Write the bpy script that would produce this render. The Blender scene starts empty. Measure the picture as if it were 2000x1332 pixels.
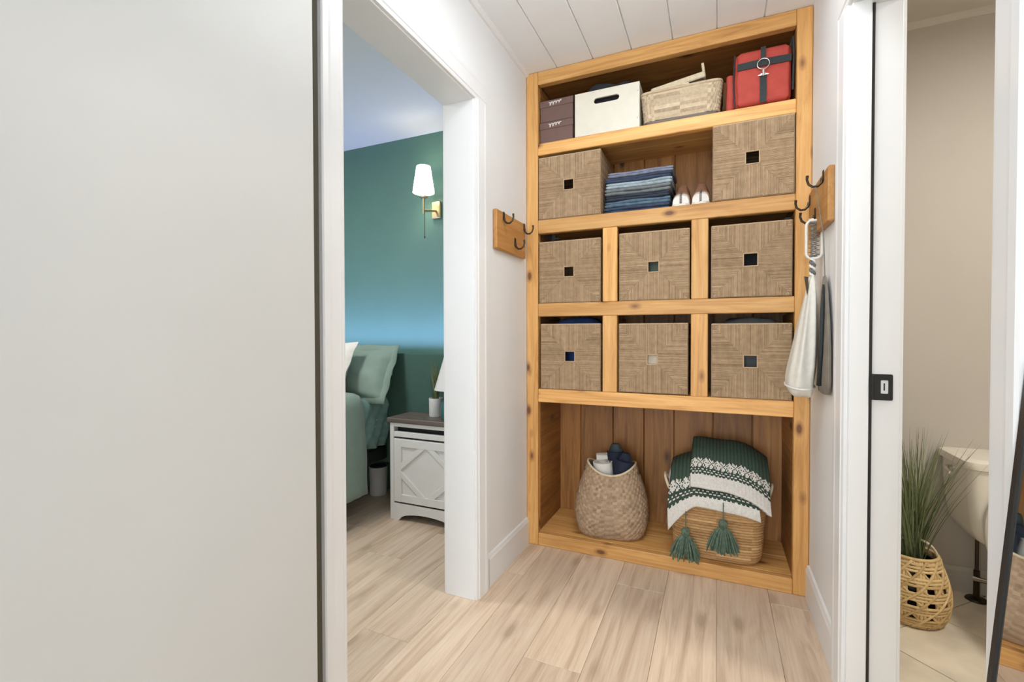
import bpy, bmesh, math, random
from mathutils import Vector, Matrix, noise

scene = bpy.context.scene
COL = scene.collection
random.seed(7)
PI = math.pi

# ------------------------------------------------------------------ camera
F_PX, YAW, PITCH, ROLL, CAM_Z = 905.75, 0.41495, -0.015886, -0.00168, 1.055
fwd = Vector((-math.sin(YAW) * math.cos(PITCH), math.cos(YAW) * math.cos(PITCH), math.sin(PITCH)))
rgt = Vector((math.cos(YAW), math.sin(YAW), 0))
upv = rgt.cross(fwd)
r2 = rgt * math.cos(ROLL) + upv * math.sin(ROLL)
u2 = -rgt * math.sin(ROLL) + upv * math.cos(ROLL)
cam_data = bpy.data.cameras.new('camera')
cam_data.sensor_width = 36
cam_data.lens = F_PX * 36 / 2000
cam_data.clip_start = 0.02
cam = bpy.data.objects.new('camera', cam_data)
COL.objects.link(cam)
cam.matrix_world = Matrix(((r2.x, u2.x, -fwd.x, 0), (r2.y, u2.y, -fwd.y, 0), (r2.z, u2.z, -fwd.z, CAM_Z), (0, 0, 0, 1)))
scene.camera = cam

# ------------------------------------------------------------------ world, lights, exposure
world = bpy.data.worlds.new('world')
scene.world = world
world.use_nodes = True
world.node_tree.nodes['Background'].inputs[0].default_value = (0.75, 0.82, 0.95, 1)
world.node_tree.nodes['Background'].inputs[1].default_value = 0.6
scene.view_settings.view_transform = 'Standard'
scene.view_settings.look = 'None'
scene.view_settings.exposure = -0.30
scene.view_settings.gamma = 1.0
scene.view_settings.use_curve_mapping = False


def area(name, loc, rot, sx, sy, power, col=(1, 1, 1), spread=180):
    l = bpy.data.lights.new(name, 'AREA')
    l.shape = 'RECTANGLE'
    l.size, l.size_y, l.energy, l.color = sx, sy, power, col
    l.spread = math.radians(spread)
    o = bpy.data.objects.new(name, l)
    COL.objects.link(o)
    o.location, o.rotation_euler = loc, rot
    return o


HALL_Y = -2.6
LED_POWER = 10.5
# added frontal fill, set in an unseen window behind the camera
area('hall_fill_light', (-0.26, HALL_Y + 0.03, 1.2), (PI / 2, 0, 0), 1.1, 2.0, 72, (0.92, 0.97, 1.0))
# (the unseen hall panel lamp, shaped for even light, is built with its own emitting glass further down)
UNSEEN_HALL_LAMP = dict(loc=(-0.14, 1.27, 2.258), hx=0.27, hy=0.28, strength=9.6, color=(0.93, 0.97, 1.0))
# added bedroom window and lamp fill, then the bathroom ceiling lamp
area('bedroom_window_fill', (-2.6, -0.40, 1.45), (PI / 2, 0, 0), 1.3, 1.2, 15, (0.93, 0.97, 1.0))
area('bedroom_lamp_fill', (-2.1, 1.25, 2.285), (0, 0, 0), 0.3, 0.3, 22, (1.0, 0.97, 0.93))
area('bathroom_lamp_light', (1.35, 1.35, 2.285), (0, 0, 0), 0.3, 0.3, 26, (1.0, 0.95, 0.88))


# ------------------------------------------------------------------ materials
def new_mat(name):
    m = bpy.data.materials.new(name)
    m.use_nodes = True
    nt = m.node_tree
    return m, nt, nt.nodes['Principled BSDF']


def node(nt, t, **kw):
    n = nt.nodes.new(t)
    for k, v in kw.items():
        setattr(n, k, v)
    return n


def ramp(nt, stops, interp='LINEAR'):
    n = nt.nodes.new('ShaderNodeValToRGB')
    n.color_ramp.interpolation = interp
    el = n.color_ramp.elements
    while len(el) < len(stops):
        el.new(0.5)
    for e, (p, c) in zip(el, stops):
        e.position = p
        e.color = (c[0], c[1], c[2], 1)
    return n


def coords(nt, scale=(1, 1, 1), rand=True):
    tc = node(nt, 'ShaderNodeTexCoord')
    out = tc.outputs['Object']
    if rand:
        oi = node(nt, 'ShaderNodeObjectInfo')
        vm = node(nt, 'ShaderNodeVectorMath', operation='SCALE')
        vm.inputs[0].default_value = (31.7, 17.3, 23.9)
        nt.links.new(oi.outputs['Random'], vm.inputs['Scale'])
        ad = node(nt, 'ShaderNodeVectorMath', operation='ADD')
        nt.links.new(out, ad.inputs[0])
        nt.links.new(vm.outputs[0], ad.inputs[1])
        out = ad.outputs[0]
    mp = node(nt, 'ShaderNodeMapping')
    mp.inputs['Scale'].default_value = scale
    nt.links.new(out, mp.inputs['Vector'])
    return mp.outputs[0]


def noise_tex(nt, vec, scale, detail=4, rough=0.55, dist=0.0):
    n = node(nt, 'ShaderNodeTexNoise')
    n.inputs['Scale'].default_value = scale
    n.inputs['Detail'].default_value = detail
    n.inputs['Roughness'].default_value = rough
    n.inputs['Distortion'].default_value = dist
    nt.links.new(vec, n.inputs['Vector'])
    return n


def mixc(nt, fac, a, b, blend='MIX'):
    n = node(nt, 'ShaderNodeMix', data_type='RGBA', blend_type=blend)
    for sock, v in ((n.inputs[0], fac), (n.inputs[6], a), (n.inputs[7], b)):
        if hasattr(v, 'is_linked'):
            nt.links.new(v, sock)
        elif isinstance(v, (int, float)):
            sock.default_value = v
        else:
            sock.default_value = (v[0], v[1], v[2], 1)
    return n.outputs[2]


def bump(nt, bsdf, height, strength=0.3, dist=0.002):
    b = node(nt, 'ShaderNodeBump')
    b.inputs['Strength'].default_value = strength
    b.inputs['Distance'].default_value = dist
    nt.links.new(height, b.inputs['Height'])
    nt.links.new(b.outputs[0], bsdf.inputs['Normal'])


def plain(name, col, rough=0.5, metal=0.0, var=0.06, scale=18, bmp=0.0, emit=None, estr=0.0, sheen=0.0):
    """Paint, metal or cloth: one colour with slight procedural mottling."""
    m, nt, b = new_mat(name)
    v = coords(nt)
    n = noise_tex(nt, v, scale, 5)
    lo = [c * (1 - var) for c in col]
    hi = [min(1, c * (1 + var)) for c in col]
    r = ramp(nt, [(0.3, lo), (0.7, hi)])
    nt.links.new(n.outputs[0], r.inputs[0])
    nt.links.new(r.outputs[0], b.inputs['Base Color'])
    b.inputs['Roughness'].default_value = rough
    b.inputs['Metallic'].default_value = metal
    if sheen:
        b.inputs['Sheen Weight'].default_value = sheen
    if bmp:
        bump(nt, b, n.outputs[0], bmp, 0.003)
    if emit:
        b.inputs['Emission Color'].default_value = (*emit, 1)
        b.inputs['Emission Strength'].default_value = estr
    return m


def wood(name, c_dark, c_mid, c_light, knot, grain=(0.9, 11, 11), rough=0.5, knot_amt=1.0, var=0.22, knot_scale=(5.0, 10.0, 10.0)):
    """Board material: grain along local X, knots, each board its own tone."""
    m, nt, b = new_mat(name)
    v = coords(nt, grain)
    n1 = noise_tex(nt, v, 2.4, 6, 0.6, 1.2)
    r = ramp(nt, [(0.28, c_dark), (0.5, c_mid), (0.74, c_light)])
    nt.links.new(n1.outputs[0], r.inputs[0])
    v3 = coords(nt, (grain[0] * 1.5, grain[1] * 6, grain[2] * 6))
    n3 = noise_tex(nt, v3, 3, 3)
    r3 = ramp(nt, [(0.35, (0.84, 0.82, 0.8)), (0.6, (1, 1, 1))])
    nt.links.new(n3.outputs[0], r3.inputs[0])
    c = mixc(nt, 0.55, r.outputs[0], r3.outputs[0], 'MULTIPLY')
    # knots
    vk = coords(nt, knot_scale)
    vo = node(nt, 'ShaderNodeTexVoronoi')
    vo.inputs['Scale'].default_value = 1.0
    nt.links.new(vk, vo.inputs['Vector'])
    rk = ramp(nt, [(0.07, (1, 1, 1)), (0.12, (0.45, 0.45, 0.45)), (0.2, (0, 0, 0))])
    nt.links.new(vo.outputs['Distance'], rk.inputs[0])
    mk = node(nt, 'ShaderNodeMath', operation='MULTIPLY')
    mk.inputs[1].default_value = knot_amt
    nt.links.new(rk.outputs[0], mk.inputs[0])
    c = mixc(nt, mk.outputs[0], c, knot)
    oi = node(nt, 'ShaderNodeObjectInfo')
    mr = node(nt, 'ShaderNodeMapRange')
    mr.inputs['To Min'].default_value = 1 - var
    mr.inputs['To Max'].default_value = 1 + var * 0.55
    nt.links.new(oi.outputs['Random'], mr.inputs[0])
    hs = node(nt, 'ShaderNodeHueSaturation')
    nt.links.new(mr.outputs[0], hs.inputs['Value'])
    nt.links.new(c, hs.inputs['Color'])
    nt.links.new(hs.outputs[0], b.inputs['Base Color'])
    b.inputs['Roughness'].default_value = rough
    bump(nt, b, n3.outputs[0], 0.08, 0.001)
    return m


def tinted(name, dark, light, rough=0.75, nscale=60, bmp=0.25, stretch=(1, 1, 1)):
    """Fibre: reads the per-strand 'tint' colour attribute, plus fine noise."""
    m, nt, b = new_mat(name)
    at = node(nt, 'ShaderNodeAttribute', attribute_name='tint')
    v = coords(nt, stretch)
    n = noise_tex(nt, v, nscale, 4)
    mx = node(nt, 'ShaderNodeMath', operation='MULTIPLY_ADD')
    mx.inputs[1].default_value = 0.55
    nt.links.new(n.outputs[0], mx.inputs[0])
    sc = node(nt, 'ShaderNodeMath', operation='MULTIPLY')
    sc.inputs[1].default_value = 0.55
    nt.links.new(at.outputs['Fac'], sc.inputs[0])
    nt.links.new(sc.outputs[0], mx.inputs[2])
    r = ramp(nt, [(0.15, dark), (0.9, light)])
    nt.links.new(mx.outputs[0], r.inputs[0])
    nt.links.new(r.outputs[0], b.inputs['Base Color'])
    b.inputs['Roughness'].default_value = rough
    bump(nt, b, n.outputs[0], bmp, 0.002)
    return m


def vcol(name, rough=0.85, bmp=0.3):
    """Cloth whose knitted colours come from the mesh's 'tint' attribute."""
    m, nt, b = new_mat(name)
    at = node(nt, 'ShaderNodeAttribute', attribute_name='tint')
    v = coords(nt)
    n = noise_tex(nt, v, 140, 3)
    r = ramp(nt, [(0.3, (0.8, 0.8, 0.8)), (0.7, (1, 1, 1))])
    nt.links.new(n.outputs[0], r.inputs[0])
    c = mixc(nt, 1.0, at.outputs['Color'], r.outputs[0], 'MULTIPLY')
    nt.links.new(c, b.inputs['Base Color'])
    b.inputs['Roughness'].default_value = rough
    bump(nt, b, n.outputs[0], bmp, 0.002)
    return m


M = {}
M['wall'] = plain('painted_wall', (0.845, 0.855, 0.86), 0.6, var=0.012, scale=6)
M['greige'] = plain('greige_paint', (0.60, 0.598, 0.58), 0.45, var=0.012, scale=4)
M['ceil'] = plain('ceiling_paint', (0.89, 0.915, 0.94), 0.55, var=0.01, scale=5)
M['bedceil'] = plain('bedroom_ceiling_paint', (0.70, 0.715, 0.69), 0.6, var=0.01, scale=5)
M['trim'] = plain('trim_paint', (0.83, 0.84, 0.85), 0.32, var=0.01, scale=8)
M['green'] = plain('teal_green_paint', (0.10, 0.215, 0.175), 0.55, var=0.03, scale=5)
M['bathwall'] = plain('bathroom_paint', (0.56, 0.52, 0.46), 0.6, var=0.015, scale=5)
M['bathceil'] = plain('bathroom_ceiling_paint', (0.60, 0.56, 0.50), 0.6, var=0.015, scale=5)
M['pine'] = wood('honey_pine', (0.56, 0.265, 0.072), (0.78, 0.41, 0.13), (0.88, 0.53, 0.20), (0.20, 0.075, 0.02))
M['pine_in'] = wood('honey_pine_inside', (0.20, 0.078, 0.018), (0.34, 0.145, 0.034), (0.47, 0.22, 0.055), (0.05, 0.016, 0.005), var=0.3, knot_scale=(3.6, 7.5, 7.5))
M['rack'] = wood('hook_board_wood', (0.42, 0.19, 0.05), (0.52, 0.25, 0.075), (0.58, 0.31, 0.10), (0.25, 0.1, 0.03), knot_amt=0.4)
M['floor'] = wood('pale_oak_plank', (0.53, 0.385, 0.27), (0.72, 0.562, 0.42), (0.80, 0.66, 0.51), (0.33, 0.23, 0.15),
                  grain=(0.8, 9, 9), rough=0.42, knot_amt=0.55, var=0.12, knot_scale=(2.6, 7, 7))
M['greywood'] = wood('grey_brown_wood', (0.12, 0.095, 0.078), (0.19, 0.155, 0.13), (0.26, 0.22, 0.19), (0.07, 0.05, 0.04))
M['tile'] = plain('bathroom_tile', (0.84, 0.75, 0.60), 0.3, var=0.14, scale=7)
M['grout'] = plain('grout', (0.30, 0.24, 0.18), 0.9)
M['seagrass'] = tinted('seagrass', (0.23, 0.14, 0.07), (0.63, 0.455, 0.285), nscale=45)
M['seagrass_pale'] = tinted('pale_seagrass', (0.36, 0.27, 0.17), (0.80, 0.68, 0.48), nscale=70)
M['braid'] = tinted('braided_seagrass', (0.24, 0.17, 0.10), (0.76, 0.61, 0.42), nscale=70)
M['raffia'] = tinted('raffia_weave', (0.20, 0.125, 0.07), (0.56, 0.40, 0.26), nscale=70)
M['jute'] = tinted('jute_coil', (0.26, 0.12, 0.036), (0.78, 0.49, 0.22), nscale=55, stretch=(1, 1, 3))
M['cane'] = tinted('rattan_cane', (0.42, 0.25, 0.08), (0.86, 0.64, 0.33), nscale=60, rough=0.5)
M['black'] = plain('black_paint', (0.012, 0.012, 0.012), 0.4)
M['gap_shade'] = plain('dark_gap_shade', (0.075, 0.066, 0.045), 0.9)  # shade of the door gap put into a dark colour
M['darkmetal'] = plain('dark_bronze', (0.06, 0.045, 0.03), 0.38, 0.8)
M['brass'] = plain('aged_brass', (0.50, 0.40, 0.22), 0.32, 0.9)
M['steel'] = plain('steel', (0.62, 0.60, 0.57), 0.25, 1.0)
M['knit'] = vcol('knitted_throw')
M['white_cloth'] = plain('white_cloth', (0.80, 0.77, 0.71), 0.9, var=0.05, scale=40, bmp=0.15)
M['canvas'] = plain('cream_canvas', (0.74, 0.71, 0.64), 0.9, var=0.05, scale=60, bmp=0.2)
M['box_white'] = plain('cream_painted_wood', (0.77, 0.725, 0.62), 0.6, var=0.03, scale=25)
M['brownbox'] = plain('brown_card', (0.17, 0.10, 0.085), 0.7, var=0.06)
M['chalk'] = plain('white_print', (0.75, 0.70, 0.68), 0.8)
M['red'] = plain('red_canvas', (0.47, 0.06, 0.042), 0.75, var=0.1, scale=30, bmp=0.15)
M['webbing'] = plain('black_webbing', (0.022, 0.03, 0.032), 0.7, var=0.2, scale=120, bmp=0.2)
M['porcelain'] = plain('porcelain', (0.84, 0.79, 0.69), 0.12, var=0.01)
M['sage'] = plain('sage_cotton', (0.245, 0.335, 0.28), 0.9, var=0.05, scale=14, bmp=0.15, sheen=0.2)
M['sheet'] = plain('blue_green_sheet', (0.19, 0.31, 0.28), 0.9, var=0.06, scale=14, bmp=0.15)
M['headboard'] = plain('dark_green_upholstery', (0.06, 0.13, 0.105), 0.9, var=0.05)
M['leaf'] = tinted('grass_leaf', (0.05, 0.075, 0.025), (0.30, 0.35, 0.16), rough=0.55, nscale=30, bmp=0.0)
M['tealglass'] = plain('teal_glaze', (0.05, 0.16, 0.17), 0.2)
M['softwhite'] = plain('white_ceramic', (0.80, 0.80, 0.79), 0.35, var=0.02)
M['furn_white'] = plain('white_furniture_paint', (0.82, 0.82, 0.81), 0.45, var=0.02)
M['shade'] = plain('lit_lamp_shade', (0.9, 0.88, 0.8), 0.8, emit=(1.0, 0.93, 0.80), estr=3.2)
M['led'] = plain('blue_led', (0.3, 0.5, 0.7), 0.5, emit=(0.30, 0.68, 1.0), estr=2.0)
M['diffuser'] = plain('lamp_diffuser', (0.9, 0.9, 0.88), 0.5, emit=(1.0, 0.96, 0.9), estr=3.0)
M['suede'] = plain('tan_suede', (0.30, 0.14, 0.075), 0.9, var=0.08, scale=40)
M['mirror'] = plain('mirror_glass', (0.88, 0.88, 0.86), 0.02, 1.0, var=0.0)


# ------------------------------------------------------------------ mesh helpers
class MB:
    """Collects vertices and faces for one mesh; optional tint per face."""

    def __init__(s):
        s.v, s.f, s.t = [], [], []

    def add(s, verts, faces, tint=0.5):
        o = len(s.v)
        s.v += [tuple(p) for p in verts]
        s.f += [tuple(i + o for i in q) for q in faces]
        s.t += [tint] * len(faces)

    def box(s, x0, x1, y0, y1, z0, z1, bev=0.0, tint=0.5, mat=None):
        x0, x1 = min(x0, x1), max(x0, x1)
        y0, y1 = min(y0, y1), max(y0, y1)
        z0, z1 = min(z0, z1), max(z0, z1)
        b = min(bev, (x1 - x0) / 2.01, (y1 - y0) / 2.01, (z1 - z0) / 2.01)
        if b <= 0:
            vs = [(x, y, z) for x in (x0, x1) for y in (y0, y1) for z in (z0, z1)]
            fs = [(0, 1, 3, 2), (4, 6, 7, 5), (0, 4, 5, 1), (2, 3, 7, 6), (0, 2, 6, 4), (1, 5, 7, 3)]
        else:
            vs, idx, fs = [], {}, []
            X, Y, Z = (x0, x1), (y0, y1), (z0, z1)
            for i in (0, 1):
                for j in (0, 1):
                    for k in (0, 1):
                        si, sj, sk = (1, -1)[i] * b, (1, -1)[j] * b, (1, -1)[k] * b
                        for a in range(3):
                            p = [X[i] + si, Y[j] + sj, Z[k] + sk]
                            p[a] = (X[i], Y[j], Z[k])[a]
                            idx[i, j, k, a] = len(vs)
                            vs.append(tuple(p))
            for a in range(3):
                for e in (0, 1):
                    q = []
                    for (c, d) in ((0, 0), (1, 0), (1, 1), (0, 1)):
                        t = [0, 0, 0]
                        t[a] = e
                        t[(a + 1) % 3] = c
                        t[(a + 2) % 3] = d
                        q.append(idx[t[0], t[1], t[2], a])
                    fs.append(tuple(q) if e else tuple(reversed(q)))
            for a in range(3):      # edges running along axis a
                b1, b2 = (a + 1) % 3, (a + 2) % 3
                for c in (0, 1):
                    for d in (0, 1):
                        k0, k1 = [0, 0, 0], [0, 0, 0]
                        k0[b1] = k1[b1] = c
                        k0[b2] = k1[b2] = d
                        k1[a] = 1
                        q = [idx[(*k0, b1)], idx[(*k1, b1)], idx[(*k1, b2)], idx[(*k0, b2)]]
                        fs.append(tuple(q) if c == d else tuple(reversed(q)))
            for i in (0, 1):
                for j in (0, 1):
                    for k in (0, 1):
                        fs.append((idx[i, j, k, 0], idx[i, j, k, 1], idx[i, j, k, 2]))
        if mat is not None:
            vs = [mat @ Vector(p) for p in vs]
        s.add(vs, fs, tint)
        return s

    def loft(s, rings, closed=True, caps=True, tint=None):
        n = len(rings[0])
        o = len(s.v)
        for r in rings:
            s.v += [tuple(p) for p in r]
        m = n if closed else n - 1
        for i in range(len(rings) - 1):
            for j in range(m):
                k = (j + 1) % n
                s.f.append((o + i * n + j, o + i * n + k, o + (i + 1) * n + k, o + (i + 1) * n + j))
                s.t.append(tint(i, j) if callable(tint) else (0.5 if tint is None else tint))
        if caps and closed:
            s.f.append(tuple(o + j for j in reversed(range(n))))
            s.f.append(tuple(o + (len(rings) - 1) * n + j for j in range(n)))
            s.t += [0.5, 0.5]
        return s

    def tube(s, path, r, n=8, tint=0.5, closed=False):
        P = [Vector(p) for p in path]
        rings, m = [], len(P)
        prev = None
        for i in range(m):
            if closed:
                d = P[(i + 1) % m] - P[i - 1]
            else:
                d = P[min(i + 1, m - 1)] - P[max(i - 1, 0)]
            d.normalize()
            ref = prev if prev is not None else (Vector((0, 0, 1)) if abs(d.z) < 0.9 else Vector((1, 0, 0)))
            a = (ref - d * ref.dot(d))
            if a.length < 1e-6:
                a = d.orthogonal()
            a.normalize()
            prev = a
            b = d.cross(a)
            rr = r[i] if isinstance(r, (list, tuple)) else r
            rings.append([P[i] + (a * math.cos(2 * PI * k / n) + b * math.sin(2 * PI * k / n)) * rr for k in range(n)])
        if closed:
            rings.append(rings[0])
        s.loft(rings, True, not closed, tint)
        return s

    def lathe(s, prof, c=(0, 0, 0), n=32, tint=None, caps=True):
        s.loft([[(c[0] + r * math.cos(2 * PI * k / n), c[1] + r * math.sin(2 * PI * k / n), c[2] + z) for k in range(n)] for r, z in prof], True, caps, tint)
        return s

    def prism(s, poly, a0, a1, axis='Y', tint=0.5):
        """Extrude a 2-D polygon along an axis. Axis Y: poly is (x, z); X: (y, z); Z: (x, y)."""
        def P(p, a):
            return {'Y': (p[0], a, p[1]), 'X': (a, p[0], p[1]), 'Z': (p[0], p[1], a)}[axis]
        n = len(poly)
        vs = [P(p, a0) for p in poly] + [P(p, a1) for p in poly]
        fs = [tuple(range(n)), tuple(reversed(range(n, 2 * n)))] + [(i, n + i, n + (i + 1) % n, (i + 1) % n) for i in range(n)]
        s.add(vs, fs, tint)
        return s


def link(o, parent=None):
    COL.objects.link(o)
    if parent is not None:
        o.parent = parent
    return o


def build(name, mb, mat, parent=None, smooth=False, origin=None, kind=None, colors=False):
    """One mesh object. Coordinates in mb are world coordinates unless origin is given."""
    base = Vector((0, 0, 0))
    if origin is not None:
        base = Vector(origin)
    elif parent is not None:
        base = world_loc(parent)
    me = bpy.data.meshes.new(name)
    me.from_pydata([tuple(Vector(p) - base) for p in mb.v], [], mb.f)
    bm = bmesh.new()
    bm.from_mesh(me)
    bmesh.ops.recalc_face_normals(bm, faces=bm.faces)
    bm.to_mesh(me)
    bm.free()
    if any(t != 0.5 for t in mb.t):
        ca = me.color_attributes.new('tint', 'FLOAT_COLOR', 'CORNER')
        buf = []
        for p in me.polygons:
            t = mb.t[p.index]
            c = (t, t, t, 1) if not isinstance(t, tuple) else (*t, 1)
            buf += c * len(p.loop_indices)
        ca.data.foreach_set('color', buf)
    if smooth:
        me.polygons.foreach_set('use_smooth', [True] * len(me.polygons))
        if smooth != 'all':
            me.update()
    me.materials.append(mat)
    o = bpy.data.objects.new(name, me)
    link(o, parent)
    if origin is not None:
        o.location = base - (world_loc(parent) if parent is not None else Vector((0, 0, 0)))
    if smooth == 'auto':
        try:
            me.set_sharp_from_angle(angle=math.radians(40))
        except Exception:
            pass
    if kind:
        o['kind'] = kind
    return o


def world_loc(o):
    p = Vector((0, 0, 0))
    while o is not None:
        p += o.location
        o = o.parent
    return p


def tag(o, label, cat, group=None, kind=None):
    o['label'] = label
    o['category'] = cat
    if group:
        o['group'] = group
    if kind:
        o['kind'] = kind
    return o


def thing(name, label, cat, loc=(0, 0, 0), group=None, kind=None):
    o = bpy.data.objects.new(name, None)
    o.empty_display_size = 0.05
    link(o)
    o.location = loc
    return tag(o, label, cat, group, kind)


BOARDS = {}


def board(name, x0, x1, y0, y1, z0, z1, axis, mat, parent, bev=0.003):
    """A wooden board whose grain (local X) runs along the given world axis; alike boards share mesh data."""
    d = {'X': x1 - x0, 'Y': y1 - y0, 'Z': z1 - z0}
    L = d[axis]
    if axis == 'X':
        w, t, rot = d['Y'], d['Z'], (0, 0, 0)
    elif axis == 'Y':
        w, t, rot = d['X'], d['Z'], (0, 0, PI / 2)
    else:
        w, t, rot = d['Y'], d['X'], (0, -PI / 2, 0)
    key = (round(L, 4), round(w, 4), round(t, 4), mat.name, bev)
    if key not in BOARDS:
        mb = MB()
        mb.box(-L / 2, L / 2, -w / 2, w / 2, -t / 2, t / 2, bev)
        me = bpy.data.meshes.new(name)
        me.from_pydata(mb.v, [], mb.f)
        me.materials.append(mat)
        BOARDS[key] = me
    o = bpy.data.objects.new(name, BOARDS[key])
    link(o, parent)
    o.location = Vector(((x0 + x1) / 2, (y0 + y1) / 2, (z0 + z1) / 2)) - (world_loc(parent) if parent is not None else Vector())
    o.rotation_euler = rot
    return o


def plate(name, outer, holes, thick, bevel, mat, parent, loc, rot):
    """Flat plate with holes: 2-D outlines in local XY, thickness along local Z."""
    cu = bpy.data.curves.new(name, 'CURVE')
    cu.dimensions = '2D'
    cu.fill_mode = 'BOTH'
    cu.extrude = thick / 2 - bevel
    cu.bevel_depth = bevel
    cu.bevel_resolution = 1
    cu.offset = -bevel
    for pts in [outer] + holes:
        sp = cu.splines.new('POLY')
        sp.points.add(len(pts) - 1)
        for p, q in zip(sp.points, pts):
            p.co = (q[0], q[1], 0, 1)
        sp.use_cyclic_u = True
    tmp = bpy.data.objects.new('tmp', cu)
    COL.objects.link(tmp)
    me = bpy.data.meshes.new_from_object(tmp)
    bpy.data.objects.remove(tmp)
    bpy.data.curves.remove(cu)
    me.name = name
    me.materials.clear()
    me.materials.append(mat)
    o = bpy.data.objects.new(name, me)
    link(o, parent)
    o.location = Vector(loc) - (world_loc(parent) if parent is not None else Vector())
    o.rotation_euler = rot
    return o


def rrect(cx, cy, hx, hy, r, n=8, z=None):
    """Rounded rectangle outline."""
    pts = []
    for (sx, sy, a0) in ((1, 1, 0), (-1, 1, PI / 2), (-1, -1, PI), (1, -1, 1.5 * PI)):
        for k in range(n):
            a = a0 + (PI / 2) * k / (n - 1)
            p = (cx + sx * (hx - r) + r * math.cos(a), cy + sy * (hy - r) + r * math.sin(a))
            pts.append(p if z is None else (*p, z))
    return pts


def nz(x, y, z, s=1.0):
    return noise.noise(Vector((x * s, y * s, z * s)))


# ================================================================== SETTING
XL, XR, YF, CEIL = -0.870, 0.343, 2.153, 2.34
LT, RT = 0.13, 0.116                    # wall thicknesses
LD0, LD1, LDH = 0.899, 1.612, 1.978    # bedroom door opening
RD0, RD1, RDH = 0.815, 1.598, 1.985    # bathroom door opening
BED_Y, BATH_Y = 2.530, 2.462
BX0 = -4.0
TX1 = 1.75

# ---- floor: slab with plank children
mb = MB()
mb.box(BX0 - 0.1, XR + 0.06, HALL_Y - 0.1, 2.62, -0.08, -0.012)
floor = build('floor', mb, M['grout'])
tag(floor, 'pale oak plank floor of the hall and bedroom', 'floor', kind='structure')
PW, PL = 0.1925, 1.215
x = 0.005 + PW * 2
col = 0
while x > BX0:
    x1c, x0c = min(x, XR + 0.055), max(x - PW, BX0)
    off = (col * 0.437 + 0.21 + (0.13 if col % 3 else 0)) % PL
    y = HALL_Y - off
    while y < 2.56:
        y0, y1 = max(y, HALL_Y), min(y + PL, 2.56)
        in_hall = x0c > -1.1
        if y1 - y0 > 0.03 and (in_hall or y1 > -0.4) and x1c > x0c + 0.01:
            board('floor_plank', x0c + 0.0004, x1c - 0.0004, y0 + 0.0004, y1 - 0.0004, -0.012, 0.0, 'Y', M['floor'], floor, 0.0012)
        y += PL
    x -= PW
    col += 1

# ---- bathroom tile floor, laid diagonally
mb = MB()
mb.box(XR + 0.06, TX1 + 0.1, 0.0, BATH_Y + 0.1, -0.08, -0.006)
tfloor = build('floor', mb, M['grout'])
tag(tfloor, 'diagonal beige tile floor of the bathroom', 'floor', kind='structure')


def clip(poly, axis, val, keep_greater):
    out = []
    for i in range(len(poly)):
        a, b = poly[i], poly[(i + 1) % len(poly)]
        ia = (a[axis] >= val) == keep_greater
        ib = (b[axis] >= val) == keep_greater
        if ia:
            out.append(a)
        if ia != ib:
            t = (val - a[axis]) / (b[axis] - a[axis])
            out.append((a[0] + (b[0] - a[0]) * t, a[1] + (b[1] - a[1]) * t))
    return out


TS = 0.336
s2 = math.sqrt(0.5)
for i in range(-2, 16):
    for j in range(-12, 12):
        q = []
        for (di, dj) in ((0, 0), (1, 0), (1, 1), (0, 1)):
            g = 0.0018
            a = 1.7526 - 4 * TS + (i + di) * TS + (g if di == 0 else -g)
            b = -0.022 + (j + dj) * TS + (g if dj == 0 else -g)
            q.append(((a + b) * s2, (a - b) * s2))
        for ax, val, kg in ((0, XR + 0.062, True), (0, TX1, False), (1, 0.2, True), (1, BATH_Y, False)):
            if q:
                q = clip(q, ax, val, kg)
        if len(q) >= 3:
            ar = abs(sum(q[k][0] * q[(k + 1) % len(q)][1] - q[(k + 1) % len(q)][0] * q[k][1] for k in range(len(q)))) / 2
            if ar > 4e-4:
                cx, cy = sum(p[0] for p in q) / len(q), sum(p[1] for p in q) / len(q)
                mb = MB()
                mb.prism(q, -0.006, 0.0, 'Z')
                build('tile', mb, M['tile'], tfloor, origin=(cx, cy, 0))

# ---- hall ceiling: slab with tongue-and-groove boards
mb = MB()
mb.box(XL - LT, XR + RT, HALL_Y - 0.1, 2.66, CEIL + 0.008, CEIL + 0.06)
ceil = build('ceiling', mb, M['ceil'])
tag(ceil, 'white board ceiling over the hall', 'ceiling', kind='structure')
seams = [XL - 0.02, -0.712, -0.535, -0.358, -0.181, -0.004, 0.173, XR + 0.02]
for a, b in zip(seams[:-1], seams[1:]):
    mbp = MB()
    g, c = 0.0009, 0.004
    mbp.prism([(a + g, CEIL + c), (a + g + c, CEIL), (b - g - c, CEIL), (b - g, CEIL + c), (b - g, CEIL + 0.0079), (a + g, CEIL + 0.0079)], HALL_Y, 2.6, 'Y')
    build('ceiling_board', mbp, M['ceil'], ceil, origin=((a + b) / 2, 0.5, CEIL))


def wall(name, label, boxes, mat):
    mb = MB()
    for b in boxes:
        mb.box(*b)
    o = build(name, mb, mat)
    return tag(o, label, 'wall', kind='structure')


H = CEIL + 0.02
XLo, XRo = XL - LT, XR + RT
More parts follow.
